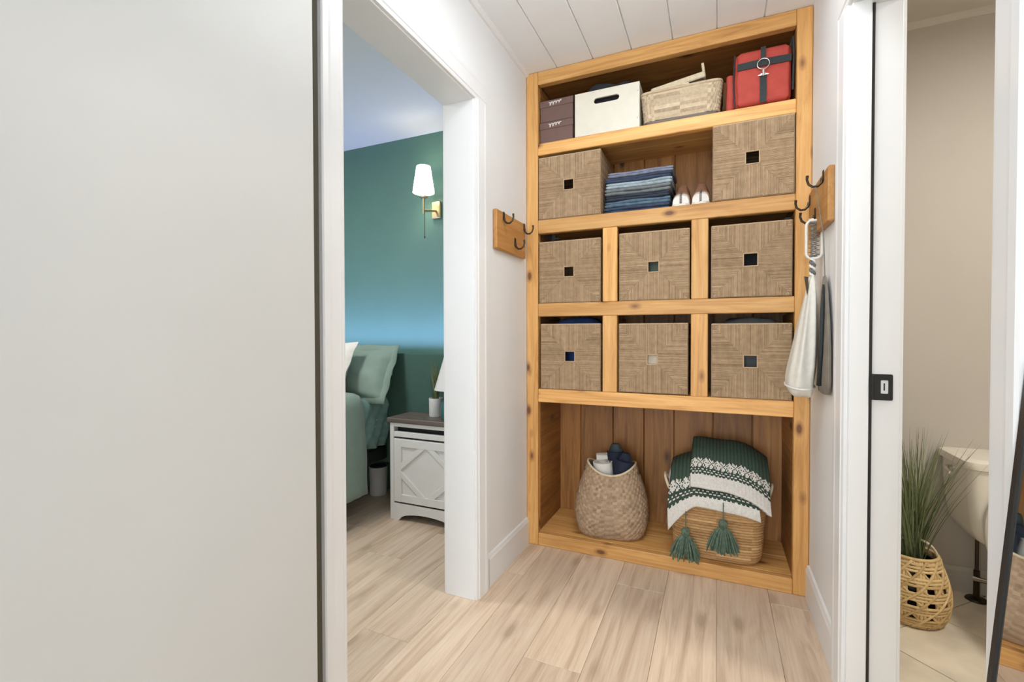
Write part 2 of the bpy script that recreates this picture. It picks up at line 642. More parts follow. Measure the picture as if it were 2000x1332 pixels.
# side walls of the hall: the hall skin is painted white, the room skins in the rooms' colours
wall('wall_left', 'white wall between the hall and the green bedroom', [
    (XLo + 0.006, XL, HALL_Y, LD0, 0, H), (XLo + 0.006, XL, LD1, 2.56, 0, H), (XLo + 0.006, XL, LD0, LD1, LDH, H)], M['wall'])
wall('wall_right', 'white wall between the hall and the bathroom', [
    (XR, XRo - 0.006, HALL_Y, RD0, 0, H), (XR, XRo - 0.006, RD1, 2.60, 0, H), (XR, XRo - 0.006, RD0, RD1, RDH, H)], M['wall'])
wall('wall_back', 'white wall closing the shelving alcove behind the unit', [(XL, XR, 2.552, 2.62, 0, H)], M['wall'])
wall('wall_behind', 'white wall around the added glazed hall end behind the viewer', [
    (XLo, XRo, HALL_Y - 0.08, HALL_Y, 2.25, H), (XLo, -0.83, HALL_Y - 0.08, HALL_Y, 0, 2.25), (0.31, XRo, HALL_Y - 0.08, HALL_Y, 0, 2.25),
    (-0.83, 0.31, HALL_Y - 0.08, HALL_Y, 0, 0.12)], M['wall'])
# bedroom
wall('wall_bedroom_back', 'teal green bedroom wall behind the bed', [(BX0, XLo, BED_Y, BED_Y + 0.06, 0, H)], M['green'])
wall('wall_bedroom_side', 'bedroom side of the wall with the doorway', [
    (XLo, XLo + 0.006, -0.45, LD0, 0, H), (XLo, XLo + 0.006, LD1, BED_Y, 0, H), (XLo, XLo + 0.006, LD0, LD1, LDH, H)], M['wall'])
wall('wall_bedroom_far', 'far pale bedroom wall out of view', [(BX0 - 0.06, BX0, -0.45, BED_Y, 0, H)], M['wall'])
wall('wall_bedroom_added_window', 'bedroom wall with the added window out of view', [
    (BX0, -3.3, -0.51, -0.45, 0, H), (-1.9, XLo, -0.51, -0.45, 0, H), (-3.3, -1.9, -0.51, -0.45, 0, 0.8), (-3.3, -1.9, -0.51, -0.45, 2.1, H)], M['wall'])
mb = MB()
mb.box(BX0, XLo, -0.5, BED_Y + 0.05, CEIL, CEIL + 0.05)
tag(build('ceiling', mb, M['bedceil']), 'plain white ceiling of the green bedroom', 'ceiling', kind='structure')
# bathroom
wall('wall_bathroom_back', 'beige bathroom wall behind the toilet', [(XRo, TX1, BATH_Y, BATH_Y + 0.06, 0, H)], M['bathwall'])
wall('wall_bathroom_side', 'bathroom side of the wall with the doorway', [
    (XRo - 0.006, XRo, 0.2, RD0, 0, H), (XRo - 0.006, XRo, RD1, BATH_Y, 0, H), (XRo - 0.006, XRo, RD0, RD1, RDH, H)], M['bathwall'])
wall('wall_bathroom_far', 'far beige bathroom wall out of view', [(TX1, TX1 + 0.06, 0.2, BATH_Y, 0, H)], M['bathwall'])
wall('wall_bathroom_near', 'near beige bathroom wall out of view', [(XRo, TX1, 0.14, 0.2, 0, H)], M['bathwall'])
mb = MB()
mb.box(XRo - 0.005, TX1, 0.14, BATH_Y + 0.05, CEIL, CEIL + 0.05)
tag(build('ceiling', mb, M['bathceil']), 'beige ceiling of the bathroom', 'ceiling', kind='structure')
mb = MB()
mb.prism([(BATH_Y, CEIL), (BATH_Y - 0.022, CEIL), (BATH_Y - 0.018, CEIL - 0.012), (BATH_Y - 0.004, CEIL - 0.022), (BATH_Y, CEIL - 0.022)], XRo, TX1, 'X')
tag(build('trim_1', mb, M['bathceil']), 'thin beige moulding along the bathroom ceiling', 'trim', kind='structure')
mb = MB()
mb.prism([(BATH_Y, 0), (BATH_Y - 0.012, 0), (BATH_Y - 0.012, 0.085), (BATH_Y - 0.005, 0.1), (BATH_Y, 0.1)], XRo, TX1, 'X')
tag(build('baseboard_bathroom', mb, M['bathceil']), 'beige baseboard behind the toilet', 'baseboard', kind='structure')

# ---- frames of two added windows that carry fill light (behind the viewer and out of view in the bedroom)
def window(name, label, x0, x1, y, z0, z1, facing):
    w = thing(name, label, 'window', ((x0 + x1) / 2, y, z0), kind='structure')
    mb = MB()
    t = 0.05
    mb.box(x0, x0 + t, y - 0.06, y, z0, z1, 0.004)
    mb.box(x1 - t, x1, y - 0.06, y, z0, z1, 0.004)
    mb.box(x0 + t, x1 - t, y - 0.06, y, z0, z0 + t, 0.004)
    mb.box(x0 + t, x1 - t, y - 0.06, y, z1 - t, z1, 0.004)
    build('window_frame', mb, M['trim'], w)
    m, nt, b = new_mat('window_glass')
    b.inputs['Transmission Weight'].default_value = 1.0
    b.inputs['Roughness'].default_value = 0.0
    b.inputs['IOR'].default_value = 1.02
    mb = MB()
    mb.box(x0 + t, x1 - t, y - 0.033, y - 0.029, z0 + t, z1 - t)
    build('pane', mb, m, w)


window('added_window_1', 'added tall glazed panel for fill light, unseen behind the viewer', -0.83, 0.31, HALL_Y - 0.005, 0.12, 2.25, 1)
window('added_window_2', 'added bedroom window for fill light, out of view beside the bed', -3.3, -1.9, -0.455, 0.8, 2.1, 1)

# ---- baseboards
def baseboard(name, label, x0, sx, y0, y1):
    mb = MB()
    t = 0.013
    mb.prism([(x0, 0), (x0 + sx * t, 0), (x0 + sx * t, 0.112), (x0 + sx * t * 0.75, 0.120), (x0 + sx * t * 0.55, 0.129), (x0, 0.132)], y0, y1, 'Y')
    tag(build(name, mb, M['trim']), label, 'baseboard', kind='structure')


baseboard('baseboard_left', 'white baseboard between the bedroom door casing and the shelving', XL, 1, LD1 + 0.099, YF - 0.001)
baseboard('baseboard_right', 'white baseboard between the bathroom door casing and the shelving', XR, -1, RD1 + 0.099, YF - 0.001)
# ceiling cove strip
mb = MB()
mb.prism([(XL, CEIL), (XL + 0.018, CEIL), (XL + 0.016, CEIL - 0.008), (XL + 0.008, CEIL - 0.016), (XL, CEIL - 0.018)], HALL_Y, YF - 0.001, 'Y')
tag(build('trim_2', mb, M['trim']), 'slim white strip where the hall ceiling meets the wall by the bedroom', 'trim', kind='structure')

# ---- door frames
def casing_profile(w):
    """Cross-section of a moulded casing: (across, proud)."""
    return [(0, 0), (0, 0.009), (0.006, 0.011), (0.012, 0.011), (0.016, 0.014), (w - 0.03, 0.016), (w - 0.02, 0.018), (w - 0.004, 0.018), (w, 0.015), (w, 0)]


def casing_side(x0, sx, ya, dirn, z1, parent, w=0.09):
    mb = MB()
    mb.prism([(x0 + sx * p, ya + dirn * a) for a, p in casing_profile(w)], 0, z1, 'Z')
    build('side_casing', mb, M['trim'], parent)


def casing_head(x0, sx, y0, y1, z0, parent, w=0.09):
    mb = MB()
    mb.prism([(x0 + sx * p, z0 + a) for a, p in casing_profile(w)], y0, y1, 'Y')
    build('head_casing', mb, M['trim'], parent)


def door_frame(name, label, xa, xb, sx, y0, y1, h, nearw):
    """xa: hall face of the wall, xb: room face; sx: direction of the hall."""
    f = thing(name, label, 'door frame', ((xa + xb) / 2, (y0 + y1) / 2, 0), kind='structure')
    lo, hi = min(xa, xb) - 0.001, max(xa, xb) + 0.001
    t = 0.012
    for (a, b) in ((y0 - 0.001, y0 + t), (y1 - t, y1 + 0.001)):
        mb = MB()
        mb.box(lo, hi, a, b, 0, h, 0.0015)
        build('side_jamb', mb, M['trim'], f)
    mb = MB()
    mb.box(lo, hi, y0 + t, y1 - t, h - t, h + 0.001, 0.0015)
    build('head_jamb', mb, M['trim'], f)
    r = 0.006
    casing_side(xa, sx, y0 + r, -1, h - r, f, nearw)
    casing_side(xa, sx, y1 - r, 1, h - r, f)
    casing_head(xa, sx, y0 + r - nearw, y1 - r + 0.09, h - r, f)
    casing_side(xb, -sx, y0 + r, -1, h - r, f)
    casing_side(xb, -sx, y1 - r, 1, h - r, f)
    casing_head(xb, -sx, y0 + r - 0.09, y1 - r + 0.09, h - r, f)
    return f


bf = door_frame('trim_3', 'white moulded frame of the bedroom doorway', XL, XLo, 1, LD0, LD1, LDH, 0.078)
tf = door_frame('trim_4', 'white frame of the bathroom doorway with a black strike plate', XR, XRo, -1, RD0, RD1, RDH, 0.078)
# door stop, black strip and strike plate on the bathroom jamb
JY = RD1 - 0.012
mb = MB()
mb.box(XR - 0.001, XR + 0.045, JY - 0.012, JY - 0.0002, 0, RDH - 0.012, 0.002)
build('door_stop', mb, M['trim'], tf)
mb = MB()
mb.box(XR + 0.0455, XR + 0.0525, JY - 0.010, JY - 0.0002, 0, RDH - 0.024, 0.001)
build('black_edge_strip', mb, M['black'], tf)
mb = MB()
mb.box(XR + 0.045, XRo + 0.001, RD0 + 0.0122, RD1 - 0.0122, RDH - 0.024, RDH - 0.0122, 0.002)
build('head_stop', mb, M['trim'], tf)
sp = plate('strike_plate', rrect(0, 0, 0.0225, 0.036, 0.004), [rrect(0.004, 0.001, 0.0085, 0.0185, 0.002)], 0.004, 0.0006, M['black'], tf,
           (XR + 0.0785, JY - 0.0022, 0.905), (PI / 2, 0, 0))
mb = MB()
mb.box(XR + 0.074, XR + 0.091, JY - 0.0016, JY - 0.0003, 0.8875, 0.9245)
o = build('latch_pocket', mb, M['trim'], sp, origin=(XR + 0.0825, JY - 0.001, 0.906))
o.parent = tf
o.location = Vector((XR + 0.0825, JY - 0.001, 0.906)) - world_loc(tf)
mb = MB()
mb.box(XR + 0.0805, XR + 0.0835, JY - 0.003, JY - 0.0016, 0.896, 0.916)
build('latch_slot', mb, M['black'], tf)
mb = MB()
mb.box(XR + 0.049, XR + 0.057, JY - 0.014, JY - 0.002, 0.870, 0.942, 0.002)
build('strike_lip', mb, M['black'], tf)

# ---- big plain door panel on the left
door = thing('door_1', 'large plain greige sliding door panel covering the wall beside the bedroom casing', 'door', (XL + 0.035, 0.3, 0), kind='structure')
mb = MB()
mb.box(XL + 0.022, XL + 0.060, -0.25, 0.763, 0.012, 2.10, 0.003)
build('door_leaf', mb, M['greige'], door)
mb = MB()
mb.box(XL + 0.028, XL + 0.036, 0.7635, 0.7985, 0.012, 2.10, 0.001)  # added dark strip for the shade in the gap behind the door
build('gap_shade_strip', mb, M['gap_shade'], door)
mb = MB()
mb.box(XL + 0.036, XL + 0.042, -1.2, 0.85, 2.13, 2.17, 0.002)
build('track_rail', mb, M['darkmetal'], door)
for yy in (0.0, 0.6):
    mb = MB()
    mb.box(XL + 0.043, XL + 0.066, yy - 0.02, yy + 0.02, 2.06, 2.2, 0.003)
    build('hanger', mb, M['darkmetal'], door)

# ================================================================== SHELVING UNIT
SX0, SX1 = XL + 0.001, XR - 0.001
PX0, PX1 = -0.809, 0.287              # inner faces of the posts
YB = 2.522                            # face of the back boards
unit = thing('built_in_shelves', 'tall honey pine built-in shelving unit filling the hall end', 'shelving', ((SX0 + SX1) / 2, 2.3, 0))
RAILS = [(0.0, 0.062), (0.716, 0.781), (1.139, 1.203), (1.547, 1.613), (1.931, 1.988), (2.276, CEIL - 0.001)]
for (a, b) in ((SX0, PX0), (PX1, SX1)):
    board('post', a, b, YF, YF + 0.038, 0, CEIL - 0.001, 'Z', M['pine'], unit, 0.004)
for (z0, z1) in RAILS:
    board('rail', PX0 + 0.0005, PX1 - 0.0005, YF + 0.0015, YF + 0.038, z0, z1, 'X', M['pine'], unit, 0.003)
for (z0, z1) in RAILS:
    top = z1 - 0.0005
    if z0 > 2.2:
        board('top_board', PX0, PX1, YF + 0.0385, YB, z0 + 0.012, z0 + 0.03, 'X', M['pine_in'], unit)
    else:
        for k in range(2):
            ya = YF + 0.0385 + k * (YB - YF - 0.0385) / 2
            yb = ya + (YB - YF - 0.0385) / 2 - 0.0006
            board('shelf_board', PX0 - 0.004, PX1 + 0.004, ya, yb, top - 0.022, top, 'X', M['pine'], unit, 0.0015)
DIV = [(-0.487, -0.420), (-0.101, -0.033)]
for (z0, z1) in ((0.781, 1.139), (1.203, 1.547)):
    for (a, b) in DIV:
        board('divider_post', a, b, YF + 0.002, YF + 0.038, z0 + 0.0004, z1 - 0.0004, 'Z', M['pine'], unit, 0.003)
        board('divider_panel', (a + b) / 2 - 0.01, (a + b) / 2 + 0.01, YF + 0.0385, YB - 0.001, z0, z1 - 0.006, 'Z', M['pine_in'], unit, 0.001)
# side panels: horizontal boards, and vertical back boards
levels = [(0.062, 0.716), (0.781, 1.139), (1.203, 1.547), (1.613, 1.931), (1.988, 2.288)]
for (z0, z1) in levels:
    n = 4 if z1 - z0 > 0.5 else 2
    for k in range(n):
        a, b = z0 + (z1 - z0) * k / n, z0 + (z1 - z0) * (k + 1) / n
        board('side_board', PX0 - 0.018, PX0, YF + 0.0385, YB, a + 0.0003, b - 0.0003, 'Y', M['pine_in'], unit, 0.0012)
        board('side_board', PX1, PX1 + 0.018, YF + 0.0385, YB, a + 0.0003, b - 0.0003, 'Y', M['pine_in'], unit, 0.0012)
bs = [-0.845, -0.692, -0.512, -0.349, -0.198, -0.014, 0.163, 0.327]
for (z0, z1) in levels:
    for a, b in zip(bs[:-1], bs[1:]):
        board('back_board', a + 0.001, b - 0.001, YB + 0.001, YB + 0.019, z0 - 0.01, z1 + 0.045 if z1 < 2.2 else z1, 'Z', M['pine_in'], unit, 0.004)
board('batten', -0.275, -0.235, YB - 0.02, YB, 1.80, 1.905, 'Z', M['pine'], unit, 0.002)

# ================================================================== SEAGRASS DRAWER BASKETS
def seagrass_basket(label, x0, x1, z0, z1, yf, depth=0.32, hole=0.052, hole_dz=0.0, group='square seagrass baskets in the shelving unit', seed=1):
    rnd = random.Random(seed)
    cx, cz = (x0 + x1) / 2, (z0 + z1) / 2
    t = thing('storage_basket', label, 'basket', (cx, yf + depth / 2, z0), group)
    hw, hh = (x1 - x0) / 2, (z1 - z0) / 2
    hx, hz = hole / 2, hole / 2
    hcz = cz + hole_dz
    st = 0.0042

    def strand(mb, p0, p1, across, r):
        """Half-round strand between two points on the front face; across = unit vector in the face."""
        n = Vector((0, -1, 0))
        prof = [(-1.0, 0.0), (-0.62, 0.75), (0.0, 1.0), (0.62, 0.75), (1.0, 0.0)]
        a, b = Vector(p0), Vector(p1)
        ring = []
        for e in (a, b):
            ring.append([e + across * (u * r) + n * (v * r * 1.35) for u, v in prof])
        mb.add(ring[0] + ring[1], [(i, i + 1, i + 6, i + 5) for i in range(4)] + [(0, 1, 2, 3, 4), (9, 8, 7, 6, 5)],
               max(0.02, min(0.98, rnd.gauss(0.55, 0.15))))

    y = yf + 0.004
    e = 0.004
    for s in (-1, 1):       # upper and lower triangles: vertical strands
        mb = MB()
        x = -hw + e
        zedge = hh - e if s > 0 else hh - e
        while x < hw - e:
            w = st * rnd.uniform(0.8, 1.25)
            xm = x + w / 2
            ax = abs(xm)
            if ax < hx:
                inner = (hcz - cz) + s * hz
            else:
                inner = (hcz - cz) + s * (hz) + ((s * hh) - ((hcz - cz) + s * hz)) * (ax - hx) / (hw - hx)
            zo = s * (hh - e)
            if abs(zo - inner) > 0.003:
                strand(mb, (cx + xm, y + rnd.uniform(-.0006, .0006), cz + inner), (cx + xm, y, cz + zo), Vector((1, 0, 0)), w * 0.54)
            x += w
        build('upper_weave' if s > 0 else 'lower_weave', mb, M['seagrass'], t, smooth=False, kind='stuff')
    for s in (-1, 1):       # side triangles: horizontal strands
        mb = MB()
        z = -hh + e
        while z < hh - e:
            w = st * rnd.uniform(0.8, 1.25)
            zm = z + w / 2
            rel = zm - (hcz - cz)
            if abs(rel) < hz:
                inner = s * hx
            else:
                full = (hh - (hcz - cz)) if rel > 0 else (hh + (hcz - cz))
                inner = s * (hx + (hw - hx) * (abs(rel) - hz) / (full - hz))
            xo = s * (hw - e)
            if abs(xo) - abs(inner) > 0.003:
                strand(mb, (cx + inner, y + rnd.uniform(-.0006, .0006), cz + zm), (cx + xo, y, cz + zm), Vector((0, 0, 1)), w * 0.54)
            z += w
        build('side_weave', mb, M['seagrass'], t, kind='stuff')
    # backing board of the front with the handle hole
    plate('front_panel', [(-hw, -hh), (hw, -hh), (hw, hh), (-hw, hh)], [[(-hx, hole_dz - hz), (hx, hole_dz - hz), (hx, hole_dz + hz), (-hx, hole_dz + hz)]],
          0.008, 0.0008, M['seagrass'], t, (cx, yf + 0.0085, cz), (PI / 2, 0, 0))
    # other three walls, ribbed, and the bottom
    def ribs(mb, ax, a0, a1, pos, sgn):
        z = z0 + 0.002
        while z < z1 - 0.006:
            w = 0.0062 * rnd.uniform(0.85, 1.2)
            zz = z + w / 2
            ti = max(0.02, min(0.98, rnd.gauss(0.5, 0.2)))
            if ax == 'Y':
                mb.box(pos - 0.002, pos + 0.002, a0, a1, zz - w * 0.52, zz + w * 0.52, 0.0015, ti)
            else:
                mb.box(a0, a1, pos - 0.002, pos + 0.002, zz - w * 0.52, zz + w * 0.52, 0.0015, ti)
            z += w
    for sgn, px in ((-1, x0 + 0.003), (1, x1 - 0.003)):
        mb = MB()
        ribs(mb, 'Y', yf + 0.013, yf + depth - 0.006, px, sgn)
        build('side_wall', mb, M['seagrass'], t, kind='stuff')
    mb = MB()
    ribs(mb, 'X', x0 + 0.005, x1 - 0.005, yf + depth - 0.003, 1)
    build('back_wall', mb, M['seagrass'], t, kind='stuff')
    mb = MB()
    mb.box(x0 + 0.004, x1 - 0.004, yf + 0.012, yf + depth - 0.006, z0 + 0.0005, z0 + 0.006, tint=0.4)
    build('base', mb, M['seagrass'], t)
    # corded rim and frame of the handle hole
    mb = MB()
    zt = z1 - 0.001
    mb.tube([(x0 + .004, yf + .006, zt), (x1 - .004, yf + .006, zt), (x1 - .004, yf + depth - .004, zt), (x0 + .004, yf + depth - .004, zt)], 0.0038, 6, 0.7, closed=True)
    build('rim', mb, M['seagrass'], t)
    mb = MB()
    r = 0.0028
    for (xa, za, xb, zb) in ((-hx, -hz, hx, -hz), (hx, -hz, hx, hz), (hx, hz, -hx, hz), (-hx, hz, -hx, -hz)):
        mb.tube([(cx + xa, yf + 0.0012, hcz + za), (cx + xb, yf + 0.0012, hcz + zb)], r, 6, 0.78)
    build('handle_edge', mb, M['seagrass'], t)
    return t


def cloth_lump(name, label, cat, x0, x1, y0, y1, z0, z1, mat, seed=0, group=None, amp=0.012):
    """Soft folded fabric filling a space: a rounded slab with folds."""
    rnd = random.Random(seed)
    mb = MB()
    cx, cy = (x0 + x1) / 2, (y0 + y1) / 2
    n, m = 40, 14
    rings = []
    for i in range(m + 1):
        v = i / m
        a = -PI / 2 + PI * v
        sc = max(0.02, math.cos(a)) ** 0.35
        zz = z0 + (z1 - z0) * (0.5 + 0.5 * math.copysign(abs(math.sin(a)) ** 0.7, math.sin(a)))
        ring = []
        for k in range(n):
            th = 2 * PI * k / n
            c, s = math.cos(th), math.sin(th)
            px = cx + (x1 - x0) / 2 * sc * math.copysign(abs(c) ** 0.35, c)
            py = cy + (y1 - y0) / 2 * sc * math.copysign(abs(s) ** 0.35, s)
            d = amp * nz(px + seed, py, zz, 14) * (0.4 + v)
            inb = 0.95
            ring.append((cx + (px - cx) * inb + 0.15 * d, cy + (py - cy) * inb + 0.15 * d, min(zz + d * 0.9, z1 + 0.004) if v > 0.3 else zz))
        rings.append(ring)
    mb.loft(rings, True, True)
    o = build(name, mb, mat, None, smooth=True, origin=(cx, cy, z0))
    return tag(o, label, cat, group)


mats_cloth = {
    'navy': plain('navy_cotton', (0.025, 0.06, 0.20), 0.9, var=0.15, scale=30, bmp=0.2),
    'moss': plain('grey_green_knit', (0.17, 0.22, 0.17), 0.9, var=0.15, scale=30, bmp=0.2),
    'charcoal': plain('charcoal_cotton', (0.03, 0.03, 0.035), 0.9, var=0.15, scale=30, bmp=0.2),
    'grey': plain('grey_marl', (0.16, 0.17, 0.17), 0.9, var=0.15, scale=30, bmp=0.2),
    'cream': plain('cream_cotton', (0.72, 0.62, 0.48), 0.9, var=0.06, scale=30, bmp=0.2),
}
# columns: openings between posts and dividers
BK = [
    ('square seagrass basket beside the folded jeans, at the wall with the bedroom door', -0.806, -0.496, 1.6135, 1.915, YF + 0.000, 0.050, 0.006, 11),
    ('large square seagrass basket beside the shoes, below the red bag', -0.018, 0.283, 1.6135, 1.928, YF - 0.004, 0.052, 0.006, 12),
    ('seagrass basket of the upper row nearest the bedroom wall, under the jeans shelf', -0.805, -0.497, 1.2035, 1.503, YF + 0.004, 0.050, 0.0, 13),
    ('middle seagrass basket of the upper row, something pale showing in its handle hole', -0.412, -0.107, 1.2035, 1.512, YF + 0.006, 0.048, -0.004, 14),
    ('seagrass basket of the upper row beside the hanging patterned strap', -0.022, 0.279, 1.2055, 1.510, YF + 0.006, 0.054, 0.002, 15),
    ('seagrass basket of the lower row with blue cloth showing over its rim', -0.798, -0.497, 0.7815, 1.100, YF + 0.006, 0.050, 0.004, 16),
    ('middle seagrass basket of the lower row, cream cloth filling its handle hole', -0.414, -0.112, 0.7845, 1.098, YF + 0.008, 0.046, -0.004, 17),
    ('seagrass basket of the lower row partly hidden by the hanging cream bag', -0.020, 0.280, 0.7815, 1.094, YF + 0.005, 0.052, 0.000, 18),
]
for (lab, x0, x1, z0, z1, yf, hole, dz, sd) in BK:
    seagrass_basket(lab, x0, x1, z0, z1, yf, hole=hole, hole_dz=dz, seed=sd)
cloth_lump('folded_clothes', 'blue folded clothes inside the lower row basket by the bedroom wall', 'clothes', -0.785, -0.510, 2.262, 2.45, 0.795, 1.134, mats_cloth['navy'], 3)
cloth_lump('folded_clothes', 'grey-green knitwear inside the middle basket of the upper row', 'clothes', -0.40, -0.122, 2.225, 2.45, 1.215, 1.544, mats_cloth['moss'], 5)
cloth_lump('folded_clothes', 'charcoal clothes inside the upper row basket by the patterned strap', 'clothes', -0.005, 0.264, 2.262, 2.45, 1.217, 1.538, mats_cloth['charcoal'], 6)
cloth_lump('folded_clothes', 'grey clothes inside the lower row basket behind the cream bag', 'clothes', -0.004, 0.266, 2.262, 2.45, 0.793, 1.124, mats_cloth['grey'], 8)
cloth_lump('folded_towel', 'cream towel filling the middle basket of the lower row', 'towel', -0.405, -0.122, 2.176, 2.45, 0.793, 1.060, mats_cloth['cream'], 9)

# ================================================================== TOP SHELF
ZT = 1.988
# ---- brown shoe boxes with white script marks
def shoe_box(label, x0, x1, z0, z1, y0, y1, seed):
    t = thing('shoe_box', label, 'box', ((x0 + x1) / 2, (y0 + y1) / 2, z0), 'brown shoe boxes on the top shelf')
    mb = MB()
    mb.box(x0 + 0.003, x1 - 0.003, y0 + 0.003, y1 - 0.003, z0, z1 - 0.004, 0.001)
    build('body', mb, M['brownbox'], t)
    lz = z1 - 0.034
    mb = MB()
    mb.box(x0, x1, y0, y0 + 0.0025, lz, z1, 0.0008)
    mb.box(x0, x1, y1 - 0.0025, y1, lz, z1, 0.0008)
    mb.box(x0, x0 + 0.0025, y0, y1, lz, z1, 0.0008)
    mb.box(x1 - 0.0025, x1, y0, y1, lz, z1, 0.0008)
    mb.box(x0, x1, y0, y1, z1 - 0.003, z1, 0.0008)
    lid = build('lid', mb, M['brownbox'], t)
    mb = MB()                               # script-like mark printed on the lid edge
    cx, cz = (x0 + x1) / 2 - 0.008, lz + 0.013
    pts = []
    for k in range(49):
        a = k / 48
        pts.append((cx - 0.030 + 0.062 * a + 0.004 * math.sin(a * 26), y0 - 0.0006, cz + 0.008 * math.sin(a * 26 + 1.2) * (1 - 0.4 * a) + 0.006 * a))
    mb.tube(pts, 0.0026, 5)
    build('script_mark', mb, M['chalk'], lid)


shoe_box('lower brown shoe box of the stack on the top shelf', -0.806, -0.634, ZT, ZT + 0.107, 2.172, 2.47, 1)
shoe_box('upper brown shoe box of the stack on the top shelf', -0.806, -0.634, ZT + 0.1075, ZT + 0.213, 2.174, 2.47, 2)

# ---- cream wooden box with a slotted hand hole
wb = thing('wooden_box', 'cream painted open box with an oval hand hole on the top shelf', 'box', (-0.472, 2.32, ZT))
ZT += 0.0015
wx0, wx1, wz1 = -0.622, -0.322, ZT + 0.203
hwx, hwz = (wx1 - wx0) / 2, (wz1 - ZT) / 2
def stadium(cx, cy, half, r, tilt=0.0):
    pts = []
    for k in range(9):
        a = -PI / 2 + PI * k / 8
        pts.append((cx + half + r * math.cos(a), cy + r * math.sin(a)))
    for k in range(9):
        a = PI / 2 + PI * k / 8
        pts.append((cx - half + r * math.cos(a), cy + r * math.sin(a)))
    return pts
plate('front_panel', [(-hwx, -hwz), (hwx, -hwz), (hwx, hwz), (-hwx, hwz)], [stadium(0.0, 0.052, 0.046, 0.013)], 0.011, 0.0012, M['box_white'], wb,
      ((wx0 + wx1) / 2, 2.166, ZT + hwz), (PI / 2, 0, 0))
plate('back_panel', [(-hwx, -hwz), (hwx, -hwz), (hwx, hwz), (-hwx, hwz)], [stadium(0.0, 0.052, 0.046, 0.013)], 0.011, 0.0012, M['box_white'], wb,
      ((wx0 + wx1) / 2, 2.452, ZT + hwz), (PI / 2, 0, 0))
for (a, b) in ((wx0, wx0 + 0.011), (wx1 - 0.011, wx1)):
    mb = MB()
    mb.box(a, b, 2.1717, 2.4463, ZT, wz1, 0.001)
    build('side_panel', mb, M['box_white'], wb)
mb = MB()
mb.box(wx0 + 0.0112, wx1 - 0.0112, 2.1717, 2.4463, ZT, ZT + 0.009)
build('base', mb, M['box_white'], wb)
for zz in (ZT + 0.04, ZT + 0.16):
    mb = MB()
    mb.lathe([(0.0, 0), (0.0028, 0.0), (0.0032, 0.001), (0.0, 0.0016)], n=10)
    o = build('screw', mb, M['steel'], wb, origin=(0, 0, 0))
    o.location = Vector((wx1 - 0.006, 2.1602, zz)) - world_loc(wb)
    o.rotation_euler = (PI / 2, 0, 0)
cloth_lump('dark_bag', 'black soft bag bulging out of the cream wooden box', 'bag', -0.60, -0.36, 2.195, 2.42, ZT + 0.010, ZT + 0.268, mats_cloth['charcoal'], 21, amp=0.035)

# ---- woven shell helper: over-under weave with real relief
def weave_shell(mb, ring_fn, nz_, nth, amp, over=2, skip=None, rnd=random, per=None):
    """ring_fn(v, k/nth) -> (point, outward normal); relief alternates over/under in cells."""
    rings = []
    tints = {}
    for i in range(nz_ + 1):
        ring = []
        for k in range(nth):
            p, n = ring_fn(i / nz_, k / nth)
            up = ((i // over) + (k // over)) % 2
            phase = math.sin(PI * ((i % over) + 0.5) / over) * math.sin(PI * ((k % over) + 0.5) / over)
            ring.append(p + n * (amp * (1 if up else -0.4) * phase))
        rings.append(ring)
    o = len(mb.v)
    for r in rings:
        mb.v += [tuple(p) for p in r]
    for i in range(nz_):
        for k in range(nth):
            if skip and skip((i + 0.5) / nz_, (k + 0.5) / nth):
                continue
            k2 = (k + 1) % nth
            mb.f.append((o + i * nth + k, o + i * nth + k2, o + (i + 1) * nth + k2, o + (i + 1) * nth + k))
            key = (i // over, k // over)
            if key not in tints:
                tints[key] = max(0.02, min(0.98, rnd.gauss(0.42 if (key[0] + key[1]) % 2 else 0.62, 0.16)))
            mb.t.append(tints[key])


def squircle(cx, cy, hx, hy, th, p=0.5, rot=0.0):
    c, s = math.cos(th), math.sin(th)
    x = hx * math.copysign(abs(c) ** p, c)
    y = hy * math.copysign(abs(s) ** p, s)
    n = Vector((math.copysign(abs(c) ** (2 - p), c) / hx, math.copysign(abs(s) ** (2 - p), s) / hy, 0)).normalized()
    cr, sr = math.cos(rot), math.sin(rot)
    return Vector((cx + x * cr - y * sr, cy + x * sr + y * cr, 0)), Vector((n.x * cr - n.y * sr, n.x * sr + n.y * cr, 0))


# ---- pale woven tray basket
tb = thing('woven_tray_basket', 'pale chunky woven tray basket beside the red bag', 'basket', (-0.15, 2.31, ZT))
TZ0, TZ1 = ZT + 0.018, ZT + 0.142
rnd = random.Random(4)


def tray_ring(v, u):
    g = 0.155 + 0.012 * v
    p, n = squircle(-0.150, 2.312, g, g * 0.88, 2 * PI * u, 0.16)
    return Vector((p.x, p.y, TZ0 + (TZ1 - TZ0) * v)), n


def tray_hole(v, u):
    p = tray_ring(v, u)[0]
    return abs(p.x + 0.15) < 0.034 and p.y < 2.25 and 0.70 < v < 0.88


mb = MB()
weave_shell(mb, tray_ring, 24, 200, 0.006, 3, tray_hole, rnd)
tw = build('woven_wall', mb, M['braid'], tb, smooth=True, kind='stuff')
sm = tw.modifiers.new('thickness', 'SOLIDIFY')
sm.thickness = 0.004
mb = MB()
mb.tube([tray_ring(1.0, k / 64)[0] for k in range(64)], 0.0065, 7, 0.62, closed=True)
build('rim', mb, M['braid'], tb, smooth=True)
mb = MB()
mb.prism([tuple(tray_ring(0, k / 48)[0][:2]) for k in range(48)], ZT + 0.001, ZT + 0.017, 'Z', 0.2)
build('base', mb, M['greywood'], tb)
mb = MB()
mb.tube([(-0.186, 2.170, TZ1 - 0.002), (-0.183, 2.166, TZ1 + 0.008), (-0.15, 2.165, TZ1 + 0.012), (-0.117, 2.166, TZ1 + 0.008), (-0.114, 2.170, TZ1 - 0.002)], 0.0065, 7, 0.65)
